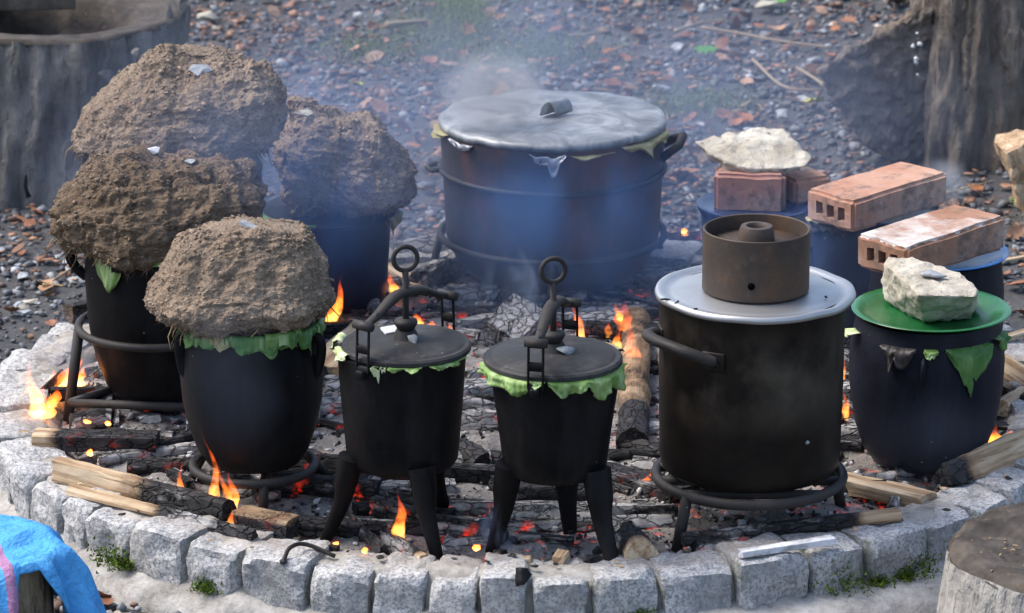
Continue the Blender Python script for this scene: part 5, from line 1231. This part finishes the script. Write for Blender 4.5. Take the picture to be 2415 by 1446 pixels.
# larger pebbles one can pick out
pr_ = random.Random(5); cnt = 0
while cnt < 90:
    x, y = (pr_.uniform(440, 2150), pr_.uniform(0, 470)) if cnt < 55 else ((pr_.uniform(0, 185), pr_.uniform(495, 740)) if cnt < 72 else (pr_.uniform(180, 640), pr_.uniform(1290, 1446)))
    P = at(x, y, .012)
    if not free_ground(P) or (cnt >= 72 and math.hypot(P[0]-RC[0], P[1]-RC[1]) < .9): cnt += .02; continue
    cnt += 1; s = pr_.uniform(.012, .021); P[2] = gz(P[0], P[1])+s*.3
    pm = pr_.choice((mt_slate, mt_slate, mt_slate, mt_lime, mt_brick3)); fin(obj('pebble', rock(P, s, s*pr_.uniform(.6, .85), s*pr_.uniform(.35, .6), int(x*7+y), pr_.uniform(0, 3), 13, cuts=1), pm, loc=P, smooth=False), 'large %s pebble in the gravel %s' % ({mt_slate: 'grey', mt_lime: 'cream', mt_brick3: 'reddish'}[pm], near(P, GMK)), 'pebble', 'larger pebbles in the gravel')
for x, y, sx, lab in ((1810, 12, .035, 'large pale rounded stone at the back of the yard'), (1840, 272, .026, 'grey flat stone on the gravel before the stump'), (1560, 205, .024, 'bluish stone on the gravel behind the cauldron lid'), (490, 38, .03, 'pale split stone on the gravel beside the hollow stump')):
    P = at(x, y, .016); fin(obj('stone', rock(P, sx, sx*.75, sx*.5, x, .3, 14), mt_lime if x in (1810, 490) else mt_slate, loc=P, smooth=False), lab, 'stone')
# thin grass
def grass(name, label, spots, nb, hgt, mat, seed):
    r = random.Random(seed); V, F = [], []
    for _ in range(nb):
        x, y, sx, sy = r.choice(spots); P = at(x+r.gauss(0, sx), y+r.gauss(0, sy), .008)
        if not free_ground(P): continue
        a = r.uniform(0, 6.28); h = hgt*r.uniform(.4, 1.2); le = np.array([math.cos(a), math.sin(a), 0])*h*r.uniform(.4, 1.8); e = np.array([-math.sin(a), math.cos(a), 0])*.0013
        k = len(V); m2 = P+le*.45+np.array([0, 0, h*.7]); V += [P-e, P+e, m2-e*.7, m2+e*.7, P+le+np.array([0, 0, h*.55])]; F += [(k, k+1, k+3, k+2), (k+2, k+3, k+4)]
    fin(obj(name, (V, F), mat, loc=(0, 0, 0), smooth=False), label, 'grass', None, 'stuff')
grass('grass', 'thin flattened grass growing through the gravel', [(900, 110, 90, 22), (1150, 110, 120, 40), (1060, 60, 80, 30), (1290, 120, 90, 22), (1640, 245, 70, 18), (1180, 150, 90, 20), (1090, 20, 30, 20)], 6500, .017, mt_grass, 3)
def plant(x, y, label, n, s):
    P = at(x, y, .005); root = thing('weed', P, label, 'weed'); r = random.Random(x)
    for i in range(n):
        a = 2*math.pi*i/n+r.uniform(-.3, .3); V, F = [], []
        for k in range(7):
            t_ = k/6; c = P+np.array([math.cos(a)*t_*s, math.sin(a)*t_*s, s*(.75*t_-.35*t_*t_)]); w_ = .23*s*math.sin(math.pi*min(1, t_*.85+.1)); e = np.array([-math.sin(a), math.cos(a), 0])*w_; V += [c-e+np.array([0, 0, w_*.3]), c, c+e+np.array([0, 0, w_*.3])]
        for k in range(6): F += [(3*k, 3*k+1, 3*k+4, 3*k+3), (3*k+1, 3*k+2, 3*k+5, 3*k+4)]
        obj('leaf', (V, F), mt_weed, root)
plant(2105, 358, 'small green weed at the foot of the split stump', 7, .035); plant(2405, 485, 'tiny green weed under the splintered log', 5, .025)
P = at(895, 240, .005); fin(obj('grass_blade', tube([P, P+np.array([.002, 0, .02]), P+np.array([0, -.004, .034])], [.003, .0025, .0006], 6, .4), mt_weed, loc=P), 'single upright green grass blade behind the clay mound', 'grass blade')

# ------------------------------------------------------------------ flames
def flame(x0, y0, x1, y1, w_, seed, mat=mt_flame, z=ZA+.012, label=None, pts=None):
    b = at(x0, y0, z); tp = atY(x1, y1, b[1]); m_ = mpp(b); r = random.Random(seed); n = 16; V, F = [], []; seg = 14
    H = np.linalg.norm(tp-b)
    for i in range(n+1):
        t_ = i/n; c = b+(tp-b)*t_; sw = H*.13*math.sin(t_*5+seed)*t_*(1-t_)*2; c = c+np.array([sw, sw*.5, 0])
        rad = w_*m_*(math.sin(math.pi*min(1, (t_*.92+.08))**.5))*(1-t_)**.35*(1+.45*noise.noise(Vector((t_*4, seed*1.7, 0)))); rad = max(rad, .0004)
        for k in range(seg):
            a = 2*math.pi*k/seg; q = 1+.3*noise.noise(Vector((math.cos(a)*1.4, math.sin(a)*1.4, t_*5+seed)))
            V.append(c+np.array([math.cos(a)*rad*q, math.sin(a)*rad*q*.6, 0]))
    for i in range(n):
        for k in range(seg): F.append((i*seg+k, i*seg+(k+1) % seg, (i+1)*seg+(k+1) % seg, (i+1)*seg+k))
    F.append(tuple(range(seg-1, -1, -1))); F.append(tuple(range(n*seg, (n+1)*seg)))
    o = obj('flame', (V, F), mat, loc=b); return o
FL = [('flames licking up beside the tall iron trivet', 'flames at the left trivet', [(85, 980, 72, 845, 17), (110, 985, 100, 905, 20), (150, 920, 190, 842, 34), (128, 905, 124, 868, 11), (120, 960, 135, 915, 18), (60, 950, 62, 880, 9), (180, 905, 205, 858, 12)]),
      ('flame tongue rising from the split stick before the mound pot', 'flames on the split stick', [(430, 1195, 432, 1082, 9), (408, 1192, 410, 1128, 6), (390, 1192, 392, 1150, 7), (520, 1215, 478, 1030, 13), (545, 1215, 540, 1112, 15), (535, 1212, 520, 1090, 10), (470, 1200, 468, 1140, 6), (420, 1196, 425, 1118, 5), (548, 1245, 545, 1195, 8), (510, 1225, 500, 1150, 9)]),
      ('flame flaring behind the front clay mound', 'flames behind the front mound', [(778, 772, 805, 652, 16), (772, 775, 770, 715, 9)]),
      ('flame beside the sooty rear pot', 'flames beside the rear pot', [(930, 700, 922, 640, 13), (945, 702, 940, 672, 10)]),
      ('low flame behind the slanting clamp bar', 'low flames behind the clamp bar', [(985, 768, 980, 738, 16), (1010, 780, 1020, 755, 14), (1062, 790, 1058, 760, 8)]),
      ('small flame flickering behind the frilled pot', 'flames behind the frilled pot', [(1368, 808, 1352, 712, 12), (1465, 762, 1452, 712, 10), (1435, 795, 1438, 755, 9), (1455, 825, 1462, 770, 11), (1470, 900, 1478, 850, 9)]),
      ('single flame standing under the left lidded pot', None, [(942, 1270, 938, 1165, 15)]),
      ('little flame beside the stockpot trivet', 'flames beside the stockpot trivet', [(1515, 1148, 1530, 1120, 16), (1538, 1136, 1535, 1110, 8)]),
      ('bright flame behind the pale split log', 'flames behind the split log', [(2345, 1055, 2350, 1005, 24), (2380, 1040, 2385, 1012, 15), (2205, 1105, 2200, 1088, 12)]),
      ('narrow flame between the stockpot and the green-plate pot', 'flames right of the stockpot', [(1988, 900, 1984, 835, 8), (1992, 985, 1990, 920, 9)]),
      ('tiny flame on the burning stick behind the drum', None, [(1615, 556, 1612, 536, 10)])]
k = 0
for lab, gp_, L_ in FL:
    for (x0, y0, x1, y1, w_) in L_:
        k += 1; fin(flame(x0, y0, x1+(x1-x0)*.08, y1+(y1-y0)*.08, w_*1.2, k), lab, 'flame', gp_)
for (x0, y0, x1, y1, w_) in ((490, 1070, 478, 960, 22), (520, 1080, 512, 990, 18), (1475, 780, 1470, 700, 22), (1500, 850, 1470, 740, 16)):
    k += 1; fin(flame(x0, y0, x1, y1, w_, k, mt_flame2, z=ZA+.03), 'faint reddish flame fading into the smoke', 'flame', 'faint flame tips')

# ------------------------------------------------------------------ smoke and steam
def smoke(label, x, y, Y, rx, ry, rz, mat, cat='smoke', name='smoke_plume'):
    P = atY(x, y, Y); bm = bmesh.new(); bmesh.ops.create_icosphere(bm, subdivisions=3, radius=1); vf = bm_out(bm)
    me = mesh(name, vf, mat); o = bpy.data.objects.new(name, me); COL.objects.link(o); o.location = P; o.scale = (rx, ry, rz); return fin(o, label, cat, None, 'stuff')
sm1 = M_smoke('blue wood smoke', 5.2, BLUE, 8, .43, .68)
sm2 = M_smoke('thin blue haze of smoke', 3.0, (.47, .60, .90), 4, .35, .70)
sm3 = M_smoke('white steam', 34, (.88, .91, .97), 10, .40, .70)
sm4 = M_smoke('wispy smoke', 75, (.50, .66, .95), 15, .50, .68, 1.6)
smoke('blue smoke drifting in front of the big cauldron', 1340, 540, axG.Y-.27, .34, .16, .20, sm1)
smoke('blue smoke between the rear clay mound and the cauldron', 760, 500, axC.Y-.22, .20, .14, .20, sm1)
smoke('thin blue smoke spreading over the back of the fire', 1150, 300, axG.Y+.14, 1.0, .42, .36, sm2)
smoke('pale smoke hanging over the middle of the fire', 1300, 620, axG.Y-.30, .55, .16, .24, M_smoke('faint central smoke', 1.5, (.36, .53, .93), 5, .34, .70))
smoke('thin smoke drifting past the clay mounds', 560, 380, axB.Y+.02, .42, .22, .26, M_smoke('mound haze', 2.0, (.36, .53, .93), 5, .36, .70))
smoke('thin smoke drifting round the bricks and right pots', 1950, 640, axJ.Y-.14, .36, .16, .24, M_smoke('right haze', 2.0, (.36, .53, .93), 5, .36, .70))
smoke('white steam rising from the cauldron lid', 1165, 228, axG.Y-.08, .12, .10, .09, sm3, 'steam', 'steam_puff')
smoke('white steam puff at the end of the pale red brick', 2222, 432, axJ.Y+.03, .055, .05, .05, sm3, 'steam', 'steam_puff')
smoke('curling wisp of smoke before the cauldron trivet', 1225, 665, axG.Y-.32, .07, .05, .075, sm4)
smoke('small puff of smoke at the foot of the frilled pot', 1175, 1225, at(1175, 1290, ZA)[1]-.03, .035, .03, .07, sm4)
smoke('smoke drifting between the stockpot and the bricks', 1960, 600, axJ.Y-.13, .11, .12, .14, sm1)
smoke('smoke rising beside the front mound pot', 560, 900, axD.Y-.17, .10, .05, .16, sm2)
smoke('smoke veil round the green-plate pot', 2180, 1030, axH.Y-.17, .13, .03, .09, sm2)
smoke('smoke curling over the left kerb', 170, 830, axB.Y+.0, .05, .05, .07, sm4)
